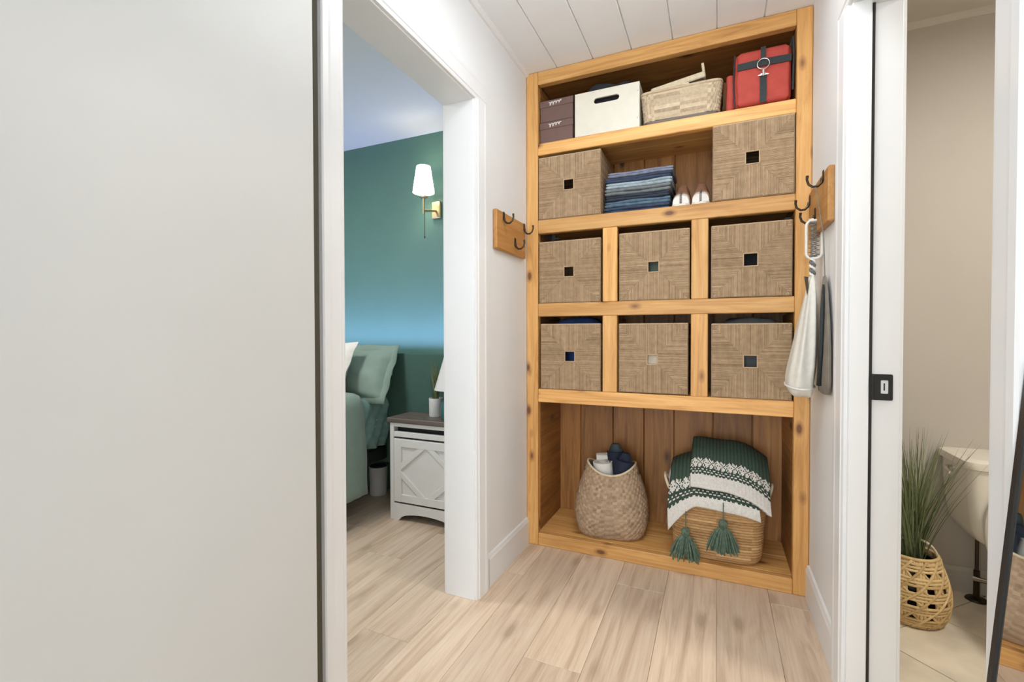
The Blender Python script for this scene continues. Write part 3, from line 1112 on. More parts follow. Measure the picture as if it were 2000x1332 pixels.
build('handle', mb, M['seagrass_pale'], tb, smooth=True)

# ---- small pale woven tray, tilted on top
st = thing('small_woven_tray', 'small pale cane tray tilted on top of the woven tray basket', 'tray', (-0.165, 2.30, TZ1))
R = Matrix.Translation((-0.163, 2.285, TZ1 + 0.040)) @ Matrix.Rotation(math.radians(-8), 4, 'Y') @ Matrix.Rotation(math.radians(3), 4, 'X')
for (x0, x1, y0, y1) in ((-0.115, 0.115, -0.088, -0.076), (-0.115, 0.115, 0.076, 0.088)):
    mb = MB()
    mb.box(x0, x1, y0, y1, -0.012, 0.014, 0.004, 0.85, R)
    build('side_rail', mb, M['seagrass_pale'], st)
for xx in (-0.115, 0.103):
    mb = MB()
    mb.box(xx, xx + 0.012, -0.076, 0.076, -0.012, 0.026 if xx > 0 else 0.016, 0.004, 0.75, R)
    build('end_rail', mb, M['seagrass_pale'], st)
for k in range(6):
    yy = -0.066 + k * 0.0265
    mb = MB()
    mb.box(-0.103, 0.103, yy - 0.009, yy + 0.009, -0.009, -0.003, 0.002, 0.7, R)
    build('slat', mb, M['seagrass_pale'], st)
for (xx, zz) in ((0.109, 0.05), ):
    mb = MB()
    mb.box(xx - 0.005, xx + 0.006, -0.085, -0.072, 0.0, zz, 0.002, 0.6, R)
    build('corner_post', mb, M['seagrass_pale'], st)

# ---- red bag
rb = thing('red_bag', 'red canvas duffel bag with black webbing straps and a metal clip', 'bag', (0.165, 2.31, ZT))
bx0, bx1, by0, by1, bz0, bz1 = 0.062, 0.272, 2.172, 2.450, ZT + 0.001, ZT + 0.240


def soft_box(mb, x0, x1, y0, y1, z0, z1, r=0.03, puff=0.01, sag=0.0, n=10, amp=0.004, seed=0.0):
    cx, cy = (x0 + x1) / 2, (y0 + y1) / 2
    m = 18
    rings = []
    for i in range(m + 1):
        v = i / m
        z = z0 + (z1 - z0) * v
        edge = min(v, 1 - v) * (z1 - z0)
        ins = 0.0 if edge >= r else r - math.sqrt(max(0, r * r - (r - edge) ** 2))
        if v in (0, 1):
            ins = r * 0.9
        ring = []
        bulge = puff * math.sin(PI * v)
        for (px, py) in rrect(cx, cy, (x1 - x0) / 2 - ins + bulge * .3, (y1 - y0) / 2 - ins + bulge, max(0.004, r - ins * 0.6), n):
            d = amp * nz(px + seed, py, z, 16)
            ring.append((px + d, py + d, z + d))
        rings.append(ring)
    mb.loft(rings, True, True)


mb = MB()
soft_box(mb, bx0, bx1, by0, by1, bz0, bz1, 0.028, 0.006, seed=3)
build('body', mb, M['red'], rb, smooth=True)
mb = MB()
soft_box(mb, bx0 + 0.012, bx1 - 0.010, by0 - 0.014, by0 + 0.02, bz0 + 0.006, bz1 - 0.012, 0.012, 0.004, seed=5)
build('front_pocket', mb, M['red'], rb, smooth=True)
mb = MB()
soft_box(mb, bx0 - 0.026, bx0 + 0.004, by0 + 0.015, by1 - 0.04, bz0 + 0.003, bz0 + 0.165, 0.014, 0.005, seed=7)
build('side_pocket', mb, M['red'], rb, smooth=True)
mb = MB()
mb.tube([(bx0 + 0.004, by0 + 0.004, bz0 + .01), (bx0 - 0.001, by0 + 0.003, bz0 + 0.11), (bx0 + 0.004, by0 + 0.004, bz1 - 0.012)], 0.003, 6)
build('piping', mb, M['webbing'], rb)
WY = by0 - 0.0185
def web(name, x0, x1, z0, z1, dy=0.0, tilt=0.0):
    mb = MB()
    n = 8
    rings = []
    horiz = (x1 - x0) > (z1 - z0)
    for i in range(n + 1):
        u = i / n
        yy = WY - dy - 0.004 * math.sin(PI * u)
        if horiz:
            x = x0 + (x1 - x0) * u
            zo = tilt * (u - 0.5)
            rings.append([(x, yy, z0 + zo), (x, yy - 0.002, z0 + zo), (x, yy - 0.002, z1 + zo), (x, yy, z1 + zo)])
        else:
            z = z0 + (z1 - z0) * u
            rings.append([(x0, yy, z), (x0, yy - 0.002, z), (x1, yy - 0.002, z), (x1, yy, z)])
    mb.loft(rings)
    return build(name, mb, M['webbing'], rb)
web('cross_strap', bx0 + 0.012, bx1 - 0.004, ZT + 0.150, ZT + 0.178)
web('centre_strap', 0.157, 0.181, ZT + 0.004, ZT + 0.112, 0.003)
web('upper_strap', 0.160, 0.178, ZT + 0.178, ZT + 0.228, 0.001)
mb = MB()
mb.tube([(0.169 + 0.022 * math.cos(a), WY - 0.0095, ZT + 0.156 + 0.021 * math.sin(a)) for a in [2 * PI * k / 24 for k in range(24)]], 0.0024, 6, closed=True)
build('metal_ring', mb, M['steel'], rb, smooth=True)
mb = MB()
mb.box(0.164, 0.174, WY - 0.013, WY - 0.0065, ZT + 0.108, ZT + 0.138, 0.003)
mb.tube([(0.164, WY - 0.0095, ZT + 0.117), (0.150, WY - 0.0095, ZT + 0.112), (0.188, WY - 0.0095, ZT + 0.112), (0.174, WY - 0.0095, ZT + 0.117)], 0.0018, 5)
build('snap_clip', mb, M['steel'], rb)
mb = MB()
mb.tube([(bx1 - 0.01, by0 + 0.03, bz1 - 0.03), (bx1 + 0.004, by0 + 0.0, bz1 + 0.012), (bx1 + 0.006, by0 - 0.006, bz1 - 0.06), (bx1 + 0.003, by0 - 0.004, bz0 + 0.04)], 0.004, 6)
build('side_strap', mb, M['webbing'], rb)
mb = MB()
mb.tube([(0.12, 2.30, bz1 - 0.008), (0.122, 2.29, bz1 + 0.012), (0.14, 2.285, bz1 + 0.020), (0.19, 2.285, bz1 + 0.020), (0.21, 2.29, bz1 + 0.012), (0.212, 2.30, bz1 - 0.008)], 0.006, 7)
build('carry_handle', mb, M['webbing'], rb)

# ================================================================== JEANS AND SHOES
def folded_jeans(label, x0, x1, z0, h, mat, seed, y0=2.186):
    """Folded garment: front shows a rounded double fold that sags and waves."""
    rnd = random.Random(seed)
    mb = MB()
    n = 26
    y1 = y0 + 0.235 + rnd.uniform(-0.01, 0.01)
    for lay in range(2):
        za, zb = z0 + lay * h / 2, z0 + (lay + 1) * h / 2
        rr = (zb - za) / 2
        rings = []
        inset = rnd.uniform(0, 0.012)
        for i in range(n + 1):
            u = i / n
            x = x0 + (x1 - x0) * u
            endr = min(1.0, (min(u, 1 - u) * (x1 - x0)) / 0.012)
            rz = rr * (0.55 + 0.45 * math.sqrt(max(0, 1 - (1 - endr) ** 2)))
            yo = y0 + inset + 0.009 * nz(u * 3 + seed, lay * 3.1, 0) - 0.004 * math.sin(u * 7 + seed)
            zc = (za + zb) / 2 + 0.0012 * nz(u * 4 + seed * 1.7, lay, 4)
            ring = []
            for k in range(9):
                a = PI / 2 + PI * k / 8
                ring.append((x, yo + rz * 1.2 + rz * 1.2 * math.cos(a), zc + rz * 1.05 * math.sin(a)))
            for k in range(5):
                a = -PI / 2 + PI * k / 4
                ring.append((x, y1 - rz + rz * math.cos(a), (za + zb) / 2 + rz * 1.0 * math.sin(a)))
            rings.append(ring)
        mb.loft(rings)
    o = build('folded_jeans', mb, mat, None, smooth='auto', origin=((x0 + x1) / 2, (y0 + y1) / 2, z0))
    return tag(o, label, 'jeans', 'folded jeans in the stack')


def denim(name, c):
    return plain(name, c, 0.85, var=0.28, scale=45, bmp=0.3)


jz = 1.6155
JE = [('dark indigo folded jeans at the bottom of the stack', 0.030, (0.035, 0.055, 0.10), -0.486, -0.196),
      ('mid blue folded jeans second from the bottom of the stack', 0.030, (0.085, 0.14, 0.20), -0.484, -0.192),
      ('black-blue folded jeans third from the bottom of the stack', 0.026, (0.025, 0.035, 0.055), -0.480, -0.198),
      ('grey washed folded jeans in the middle of the stack', 0.030, (0.16, 0.18, 0.19), -0.484, -0.190),
      ('pale blue folded jeans third from the top of the stack', 0.028, (0.30, 0.37, 0.41), -0.478, -0.184),
      ('deep navy folded jeans second from the top of the stack', 0.026, (0.035, 0.05, 0.095), -0.482, -0.188),
      ('faded lilac-blue folded jeans on top of the stack', 0.024, (0.19, 0.21, 0.28), -0.470, -0.180)]
for k, (lab, h, c, x0, x1) in enumerate(JE):
    folded_jeans(lab, x0, x1, jz, h - 0.0006, denim('denim_%d' % k, c), 30 + k * 7)
    jz += h


def sneaker(label, cx, seed):
    t = thing('shoe', label, 'shoe', (cx, 2.32, 1.6135), 'pair of cream and tan shoes beside the jeans')
    y0, L, zb = 2.190, 0.262, 1.6135
    def outline(v):
        """Half width along the length, v from toe to heel."""
        toe_ = math.sqrt(max(0.0, 1 - (1 - min(1, v / 0.10)) ** 2)) * 0.42 + 0.58
        heel_ = math.sqrt(max(0.05, 1 - max(0, (v - 0.88) / 0.12) ** 2 * 0.8))
        return 0.0385 * toe_ * heel_ * (1 - 0.16 * math.sin(PI * min(1, max(0, (v - 0.2) / 0.6))) ** 2)
    N = 24
    pts = [(cx - outline(i / N), y0 + L * i / N) for i in range(N + 1)]
    pts2 = [(cx + outline(i / N), y0 + L * i / N) for i in reversed(range(N + 1))]
    mb = MB()
    mb.prism(pts + pts2, zb + 0.0005, zb + 0.017, 'Z')
    build('sole', mb, M['canvas'], t)
    rings = []
    for i in range(1, N):
        v = i / N
        w = outline(v) * 0.95
        hgt = 0.030 + 0.030 * min(1, max(0, (v - 0.02) / 0.25)) ** 0.7 + 0.062 * min(1, max(0, (v - 0.24) / 0.30))
        ring = []
        for k in range(13):
            a = PI * k / 12
            ring.append((cx - w * math.copysign(abs(math.cos(a)) ** 0.6, math.cos(a)), y0 + L * v, zb + 0.0172 + hgt * math.sin(a) ** 0.75))
        rings.append(ring)
    toe = rings[:6]
    mb = MB()
    mb.loft(toe, True, True)
    build('toe_upper', mb, M['white_cloth'], t, smooth='auto')
    mb = MB()
    mb.loft([[(p[0] + (p[0] - cx) * 0.03, p[1], p[2] + 0.0005) for p in r] for r in rings[5:]], True, True)
    build('heel_upper', mb, M['suede'], t, smooth='auto')
    mb = MB()
    path = [(cx, r[6][1] - 0.001, r[6][2] + 0.0012) for r in rings[0:7]]
    mb.tube([(cx, y0 + 0.004, zb + 0.019)] + path, 0.0042, 6)
    build('centre_seam', mb, M['greywood'], t)
    mb = MB()
    r = rings[5]
    mb.tube([(p[0], p[1], p[2] + 0.002) for p in r], 0.0035, 6)
    build('collar', mb, M['suede'], t)


sneaker('cream and tan shoe standing against the folded jeans', -0.148, 1)
sneaker('cream and tan shoe standing against the large seagrass basket', -0.066, 2)

# ================================================================== FLOOR COMPARTMENT
ZB = 0.0625
# ---- tall raffia basket
c1x, c1y, rot1 = -0.482, 2.342, math.radians(8)
tbk = thing('tall_woven_basket', 'tall tapering tan woven basket with side handle slots', 'basket', (c1x, c1y, ZB))
prof1 = [(0.0, 0.146), (0.05, 0.160), (0.15, 0.172), (0.32, 0.180), (0.5, 0.174), (0.68, 0.157), (0.85, 0.136), (1.0, 0.118)]


def interp(prof, v):
    for (a, x), (b, y) in zip(prof[:-1], prof[1:]):
        if v <= b:
            return x + (y - x) * (v - a) / (b - a)
    return prof[-1][1]


def b1_ring(v, u):
    th = 2 * PI * u
    g = interp(prof1, v)
    pw = 0.55 + 0.4 * v
    p, n = squircle(c1x, c1y, g, g * 0.86, th, pw, rot1)
    hz_ = 0.300 + 0.045 * abs(math.cos(th)) ** 2.0
    return Vector((p.x, p.y, ZB + 0.001 + hz_ * v)), n


def b1_hole(v, u):
    d = min(u, 1 - u)
    e = abs(u - 0.5)
    return (d < 0.035 or e < 0.035) and 0.82 < v < 0.90


mb = MB()
weave_shell(mb, b1_ring, 96, 264, 0.0034, 4, b1_hole, random.Random(9))
o = build('woven_body', mb, M['raffia'], tbk, smooth=True, kind='stuff')
m_ = o.modifiers.new('thickness', 'SOLIDIFY')
m_.thickness = 0.005
mb = MB()
mb.tube([b1_ring(1.0, k / 72)[0] for k in range(72)], 0.0055, 7, 0.85, closed=True)
build('rim', mb, M['seagrass_pale'], tbk, smooth=True)
mb = MB()
mb.prism([tuple(b1_ring(0.0, k / 48)[0][:2]) for k in range(48)], ZB, ZB + 0.006, 'Z', 0.3)
build('base', mb, M['raffia'], tbk)

# contents
def roll(name, label, cat, a, b, r, mat, turns=3):
    """Rolled cloth: spiral cross-section swept from a to b."""
    a, b = Vector(a), Vector(b)
    d = (b - a).normalized()
    s = d.orthogonal().normalized()
    w = d.cross(s)
    n = 26 * turns
    prof = []
    for k in range(n + 1):
        th = 2 * PI * k / 26
        prof.append((r * (0.25 + 0.75 * k / n), th))
    outer = [(q, t) for q, t in prof]
    inner = [(q - r * 0.14, t) for q, t in reversed(prof)]
    ring = outer + inner
    mb = MB()
    rings = []
    for i in range(5):
        c = a.lerp(b, i / 4)
        rings.append([c + (s * math.cos(t) + w * math.sin(t)) * max(0.001, q * (1 + 0.04 * math.sin(t * 2 + i))) for q, t in ring])
    mb.loft(rings)
    o = build(name, mb, mat, None, smooth='auto', origin=a)
    return tag(o, label, cat)


roll('rolled_towel', 'rolled white towel in the tall woven basket', 'towel', (-0.505, 2.325, 0.12), (-0.526, 2.318, 0.408), 0.052, M['white_cloth'])
roll('rolled_cloth', 'rolled white cloth lying across the tall woven basket mouth', 'cloth', (-0.565, 2.365, 0.415), (-0.490, 2.385, 0.420), 0.024, M['white_cloth'], 2)
sl = thing('slipper', 'dark navy slipper standing in the tall woven basket', 'slipper', (-0.42, 2.33, 0.2), 'dark slippers in the tall basket')
def slipper_parts(t, cx, cy, zt, lean, mat, mat2):
    n = 20
    Rm = Matrix.Translation((cx, cy, zt)) @ Matrix.Rotation(lean, 4, 'Y') @ Matrix.Scale(1.12, 4)
    mb = MB()
    rings = []
    for i in range(n + 1):
        v = i / n
        w = 0.036 * math.sqrt(max(0.02, math.sin(PI * min(0.5, v * 1.4 + 0.06)))) if v < 0.4 else 0.036
        w *= math.sqrt(max(0.0, 1 - max(0, (v - 0.9) / 0.1) ** 2)) if v > 0.9 else 1
        z = 0.03 - 0.23 * v
        rings.append([Rm @ Vector((w * math.cos(2 * PI * k / 14), 0.014 * math.sin(2 * PI * k / 14), z)) for k in range(14)])
    mb.loft(rings)
    build('sole', mb, mat, t, smooth='auto')
    mb = MB()
    rings = []
    for i in range(9):
        z = 0.0 - 0.012 * i
        w = 0.038 - 0.0005 * i
        rings.append([Rm @ Vector((w * math.cos(PI + PI * k / 12), -0.010 + 0.040 * math.sin(PI + PI * k / 12), z)) for k in range(13)] +
                     [Rm @ Vector(((w - 0.005) * math.cos(PI * 2 - PI * k / 12), -0.010 + 0.034 * math.sin(2 * PI - PI * k / 12), z)) for k in range(13)])
    mb.loft(rings)
    build('upper_band', mb, mat2, t, smooth='auto')


tealdark = plain('dark_teal_rubber', (0.03, 0.055, 0.065), 0.6)
navydark = plain('navy_felt', (0.012, 0.018, 0.04), 0.85)
slipper_parts(sl, -0.412, 2.330, 0.428, math.radians(10), navydark, navydark)
sl2 = thing('slipper', 'dark teal slipper leaning upright behind the rolled white towel', 'slipper', (-0.46, 2.36, 0.2), 'dark slippers in the tall basket')
slipper_parts(sl2, -0.470, 2.388, 0.455, math.radians(-4), tealdark, navydark)

# ---- jute basket
c2x, c2y = 0.004, 2.338
jb = thing('jute_basket', 'square coiled jute basket with two green tassels holding a throw', 'basket', (c2x, c2y, ZB))
JH = 0.285


def jute_pt(z, th):
    v = z / JH
    g = 0.176 + 0.022 * v - 0.018 * max(0, 1 - v / 0.12) ** 2
    p, n = squircle(c2x, c2y, g, g * 0.86, th, 0.42, 0.0)
    return Vector((p.x, p.y, ZB + 0.001 + z)), n


mb = MB()
NC, SEG, NT = 24, 4, 96
rings = []
tl = []
rj = random.Random(5)
for i in range(NC):
    row = [max(0.05, min(0.95, rj.gauss(0.5, 0.16))) for _ in range(12)]
    for q in range(SEG):
        z = JH * (i + q / SEG) / NC
        off = 0.0052 * math.sin(PI * q / SEG)
        ring = []
        for k in range(NT):
            p, n = jute_pt(z, 2 * PI * k / NT)
            ring.append(p + n * (off + 0.0012 * math.sin(k * 2.2 + i * 1.3) * (q != 0)))
        rings.append(ring)
        tl.append(row)
mb.loft(rings, True, False, tint=lambda i, j: max(0.03, min(0.97, tl[i][(j * 12) // NT] - (0.3 if i % SEG in (0, 3) else 0))))
o = build('coiled_body', mb, M['jute'], jb, smooth=True, kind='stuff')
m_ = o.modifiers.new('thickness', 'SOLIDIFY')
m_.thickness = 0.006
mb = MB()
mb.tube([jute_pt(JH - 0.004, 2 * PI * k / 72)[0] for k in range(72)], 0.0075, 8, 0.7, closed=True)
build('rim', mb, M['jute'], jb, smooth=True)
mb = MB()
mb.prism([tuple(jute_pt(0, 2 * PI * k / 48)[0][:2]) for k in range(48)], ZB, ZB + 0.006, 'Z', 0.3)
build('base', mb, M['jute'], jb)
for s, x in ((-1, c2x - 0.196), (1, c2x + 0.196)):
    mb = MB()
    pts = []
    for k in range(13):
        a = PI * k / 12
        pts.append((x + s * (0.006 + 0.024 * math.sin(a)), c2y - 0.055 + 0.055 * (1 - math.cos(a)) * 1.0, ZB + JH - 0.02 + 0.055 * math.sin(a)))
    mb.tube(pts, 0.0065, 8, 0.9)
    build('handle', mb, M['seagrass_pale'], jb, smooth=True)

tass = plain('green_tassel_yarn', (0.10, 0.15, 0.105), 0.95, var=0.4, scale=70, bmp=0.2)


def tassel(x, y, z, seed):
    rn = random.Random(seed)
    mb = MB()
    mb.lathe([(0.001, 0.020), (0.013, 0.016), (0.018, 0.005), (0.016, -0.009), (0.011, -0.016), (0.001, -0.018)], (x, y, z), 14)
    h = build('tassel', mb, tass, jb, smooth=True)
    mb = MB()
    for k in range(120):
        a, rr = rn.uniform(0, 2 * PI), math.sqrt(rn.random())
        fl = 0.060 * rr
        L = 0.118 * rn.uniform(0.7, 1.0)
        p = []
        for q in range(5):
            t = q / 4
            ox, oy = (0.004 + fl * t ** 0.55) * math.cos(a), (0.004 + fl * t ** 0.55) * math.sin(a) * 0.65
            oy = min(oy * 0.75, 0.012)
            p.append((x + ox, y + oy, z - 0.006 - L * t))
        mb.tube(p, 0.0027, 4)
    f = build('fringe', mb, tass, h, kind='stuff')
    mb = MB()
    mb.tube([(x, y, z + 0.008), (x, y + 0.004, z + 0.05), (x, y + 0.006, z + 0.09)], 0.0022, 5)
    build('cord', mb, tass, h)


tassel(-0.118, 2.130, 0.192, 1)
tassel(0.030, 2.128, 0.252, 2)

# ---- knitted throw folded into the jute basket
GREEN, CREAM = (0.035, 0.062, 0.042), (0.74, 0.70, 0.64)
MOTIF = ["..#..#....", ".###.##.#.", "#.###.###.", ".#####.#.#", "##.#.##.##", ".#####.#.#", "#.###.###.", ".#.#..##..", "..........", "#..#..#..#", "..........", ".##.##.##.", "..........", "#..#..#..#"]


def throw_layer(name, x0, x1, path, bands, tilt, droop, hem, parent, seed, nx=66, ny=96):
    """Knitted layer draped along a (y, z) path; colour bands by distance along it."""
    P = [Vector((0, y, z)) for y, z in path]
    # Catmull-Rom resample
    pts = []
    for i in range(len(P) - 1):
        p0, p1, p2, p3 = P[max(i - 1, 0)], P[i], P[i + 1], P[min(i + 2, len(P) - 1)]
        for k in range(24):
            t = k / 24
            pts.append(0.5 * ((2 * p1) + (p2 - p0) * t + (2 * p0 - 5 * p1 + 4 * p2 - p3) * t * t + (3 * p1 - p0 - 3 * p2 + p3) * t ** 3))
    pts.append(P[-1])
    L = [0]
    for a, b in zip(pts[:-1], pts[1:]):
        L.append(L[-1] + (b - a).length)
    def at(s):
        s *= L[-1]
        for i in range(len(L) - 1):
            if s <= L[i + 1]:
                return pts[i].lerp(pts[i + 1], (s - L[i]) / max(1e-9, L[i + 1] - L[i]))
        return pts[-1]
    mb = MB()
    row = [at(j / ny) for j in range(ny + 1)]
    for j in range(ny + 1):
        v = j / ny
        for i in range(nx + 1):
            u = i / nx
            p = row[j]
            e = abs(2 * u - 1)
            z = p.z + tilt * (u - 0.5) * v - droop(u) + 0.006 * nz(u * 3.5 + seed, v * 4, 0)
            z -= hem(u) * max(0, (v - 0.72) / 0.28) ** 1.5
            yy = p.y + 0.008 * nz(u * 3 + seed, v * 3, 5) * v - 0.010 * math.sin(PI * u) * v
            rib = 0.0014 if (i % 3 == 0) else 0
            mb.v.append((x0 + (x1 - x0) * u + 0.006 * nz(v * 4, seed, 2), yy - rib, z + rib))
    for j in range(ny):
        for i in range(nx):
            a = j * (nx + 1) + i
            mb.f.append((a, a + 1, a + nx + 2, a + nx + 1))
            v = (j + 0.5) / ny
            if v < bands[0]:
                c = tuple(q * (1.35 if i % 3 else 0.8) for q in GREEN)
            elif v < bands[1]:
                r = int((v - bands[0]) / (bands[1] - bands[0]) * len(MOTIF))
                c = CREAM if MOTIF[min(r, len(MOTIF) - 1)][i % 10] == '#' else GREEN
            else:
                c = CREAM
            mb.t.append(c)
    o = build(name, mb, M['knit'], parent, smooth=True)
    s = o.modifiers.new('thickness', 'SOLIDIFY')
    s.thickness = 0.016
    s.offset = -1
    return o


th = thing('knitted_throw', 'dark green and cream patterned knitted throw folded in the jute basket', 'blanket', (0.0, 2.32, 0.35))
throw_layer('lower_fold', -0.192, 0.172, [(2.44, .36), (2.445, .45), (2.40, .490), (2.32, .480), (2.25, .445), (2.200, .40), (2.165, .355), (2.150, .325), (2.148, .300)],
            (0.72, 0.905), -0.03, lambda u: 0.036 * max(0, (0.34 - u) / 0.34) ** 1.6 + 0.012 * abs(2 * u - 1) ** 4, lambda u: 0.085 * max(0, 1 - u * 3.2) ** 1.3 - 0.004 * u, th, 1.0)
throw_layer('upper_fold', -0.098, 0.212, [(2.448, .40), (2.465, .49), (2.435, .545), (2.365, .557), (2.30, .530), (2.25, .490), (2.205, .440), (2.170, .400), (2.158, .382)],
            (0.73, 0.885), -0.035, lambda u: 0.060 * max(0, (u - 0.55) / 0.45) ** 2.0 + 0.008 * max(0, 1 - 8 * u), lambda u: 0.004, th, 4.0)
mb = MB()
soft_box(mb, -0.165, 0.175, 2.215, 2.43, 0.09, 0.40, 0.05, 0.0, amp=0.006)
build('inner_fold', mb, plain('throw_inside', (0.06, 0.09, 0.065), 0.95, var=0.2), th, smooth=True)
cloth_lump('pale_cloth', 'pale lilac cloth tucked at the edge of the jute basket beside the throw', 'cloth', -0.205, -0.165, 2.30, 2.42, 0.33, 0.405,
           plain('pale_lilac_cloth', (0.52, 0.48, 0.50), 0.9), 31)

# ================================================================== HOOK BOARDS AND BAGS
def hook_board(label, x0, sx, y0, y1, z0, z1, hooks, name='hook_board'):
    t = thing(name, label, 'hook rack', (x0, (y0 + y1) / 2, z0))
    b = board('board', min(x0, x0 + sx * 0.02), max(x0, x0 + sx * 0.02), y0, y1, z0, z1, 'Y', M['rack'], t, 0.004)
    xf = x0 + sx * 0.0203
    for (hy, hz_) in hooks:
        mb = MB()
        mb.box(xf, xf + sx * 0.003, hy - 0.008, hy + 0.008, hz_ - 0.012, hz_ + 0.024, 0.001)
        prof = [(0.003, 0.0), (0.006, -0.016), (0.016, -0.026), (0.030, -0.027), (0.042, -0.018), (0.047, -0.002), (0.046, 0.012)]
        mb.tube([(xf + sx * o_, hy, hz_ + q) for o_, q in prof], [0.0045, 0.0045, 0.0042, 0.004, 0.004, 0.004, 0.005], 8)
        build('hook', mb, M['darkmetal'], t, smooth='auto')
    return t


hook_board('honey wood hook board on the wall by the bedroom door, nothing hanging on it', XL, 1, 1.772, 2.100, 1.418, 1.585, [(1.84, 1.560), (1.965, 1.470), (2.075, 1.560)])
hook_board('honey wood hook board by the bathroom door with a bag on it', XR, -1, 1.762, 2.100, 1.412, 1.590, [(1.83, 1.570), (1.965, 1.478), (2.075, 1.552)])

# ---- cream canvas bag with a patterned strap
cb = thing('canvas_bag', 'cream canvas bag hanging by a patterned strap from the hook board', 'bag', (0.29, 1.95, 0.83))
LV = [  # z, x centre, y centre, half x, half y
    (0.826, 0.286, 1.955, 0.012, 0.030), (0.832, 0.281, 1.955, 0.030, 0.065), (0.850, 0.276, 1.955, 0.040, 0.085), (0.885, 0.275, 1.955, 0.043, 0.092),
    (0.94, 0.283, 1.953, 0.040, 0.090), (1.02, 0.292, 1.950, 0.033, 0.080), (1.10, 0.300, 1.948, 0.027, 0.066), (1.18, 0.308, 1.946, 0.019, 0.045),
    (1.235, 0.311, 1.945, 0.013, 0.026), (1.262, 0.312, 1.945, 0.009, 0.014)]
mb = MB()
rings = []
for (z, x, y, hx_, hy_) in LV:
    ring = []
    for k in range(48):
        a = 2 * PI * k / 48
        fold = 1 + 0.10 * math.sin(7 * a + z * 9) * min(1, (z - 0.82) / 0.15)
        ring.append((x + hx_ * fold * math.copysign(abs(math.cos(a)) ** 0.8, math.cos(a)), y + hy_ * fold * math.copysign(abs(math.sin(a)) ** 0.8, math.sin(a)), z + 0.004 * math.sin(3 * a)))
    rings.append(ring)
mb.loft(rings)
o = build('main_body', mb, M['canvas'], cb, smooth=True)
sb = o.modifiers.new('smooth', 'SUBSURF')
sb.levels = sb.render_levels = 1
mb = MB()
mb.tube([(0.2755 + 0.0445 * math.cos(a), 1.955 + 0.095 * math.sin(a), 0.868 + 0.008 * math.sin(a)) for a in [2 * PI * k / 48 for k in range(48)]], 0.0035, 6, closed=True)
build('bottom_seam', mb, M['white_cloth'], cb, smooth=True)
# patterned strap: pale border loop with a zigzag woven band inside, then a twisted lower cord
SXc, SYc = 0.316, 1.945
mb = MB()
loop = rrect(SXc, 0, 0.0235, 0.067, 0.018, 7)
mb.tube([(p[0], SYc + 0.0, 1.388 + p[1]) for p in loop], 0.0048, 7, closed=True)
build('strap_border', mb, M['white_cloth'], cb, smooth=True)
zig_d = plain('grey_brown_yarn', (0.16, 0.13, 0.12), 0.9, var=0.2)
for c, (mt, ph) in enumerate(((zig_d, 0), (M['white_cloth'], 1), (plain('slate_yarn', (0.22, 0.27, 0.27), 0.9, var=0.2), 0.5))):
    mb = MB()
    pts = []
    for k in range(17):
        pts.append((SXc + 0.0145 * (1 if (k + int(ph * 2)) % 2 else -1) * (1 - 0.4 * (c == 2)), SYc - 0.002 + 0.002 * c, 1.327 + 0.122 * k / 16))
    mb.tube(pts, 0.0042, 6)
    build('strap_weave', mb, mt, cb, smooth=True)
for ph in (0, PI):
    mb = MB()
    mb.tube([(SXc - 0.004 + 0.007 * math.cos(k * 0.75 + ph), SYc + 0.006 * math.sin(k * 0.75 + ph), 1.322 - 0.066 * k / 20) for k in range(21)], 0.0045, 6)
    build('strap_cord', mb, M['white_cloth'] if ph else mats_cloth['grey'], cb, smooth=True)
mb = MB()
mb.tube([(SXc + 0.004, SYc, 1.452), (SXc - 0.002, SYc + 0.008, 1.462), (SXc - 0.012, 1.963, 1.463), (SXc - 0.012, 1.967, 1.452)], 0.003, 6)
build('hanging_loop', mb, M['white_cloth'], cb, smooth=True)
mb = MB()
mb.prism([(0.284, 1.256), (0.296, 1.254), (0.300, 1.19), (0.297, 1.165)], 1.925, 1.9275, 'Y')
build('leather_tab', mb, M['darkmetal'], cb)

# ---- added taupe form and dark streak for the shade beside the cream bag
gb = thing('wall_shade_form', 'added taupe form standing in for the wall shade behind the cream bag', 'bag', (0.33, 1.82, 0.85))
taupe = plain('taupe_wall_shade', (0.24, 0.21, 0.175), 0.95, var=0.12, scale=30, bmp=0.2)
mb = MB()
rings = []
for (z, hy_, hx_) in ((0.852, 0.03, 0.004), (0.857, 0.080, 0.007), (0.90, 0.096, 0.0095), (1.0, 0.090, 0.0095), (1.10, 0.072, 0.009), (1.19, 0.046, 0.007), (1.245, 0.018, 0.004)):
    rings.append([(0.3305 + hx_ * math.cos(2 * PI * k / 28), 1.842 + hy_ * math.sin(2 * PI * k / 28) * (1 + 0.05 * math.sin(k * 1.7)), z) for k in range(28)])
mb.loft(rings)
build('main_body', mb, taupe, gb, smooth=True)
mb = MB()
mb.tube([(0.331, 1.842, 1.24), (0.325, 1.836, 1.38), (0.302, 1.828, 1.535), (0.297, 1.831, 1.547)], 0.0018, 6)
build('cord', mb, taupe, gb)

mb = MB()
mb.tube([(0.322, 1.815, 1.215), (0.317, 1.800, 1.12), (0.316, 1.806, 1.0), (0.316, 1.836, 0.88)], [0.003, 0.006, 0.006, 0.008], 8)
build('dark_gap_streak', mb, M['webbing'], gb, smooth=True)

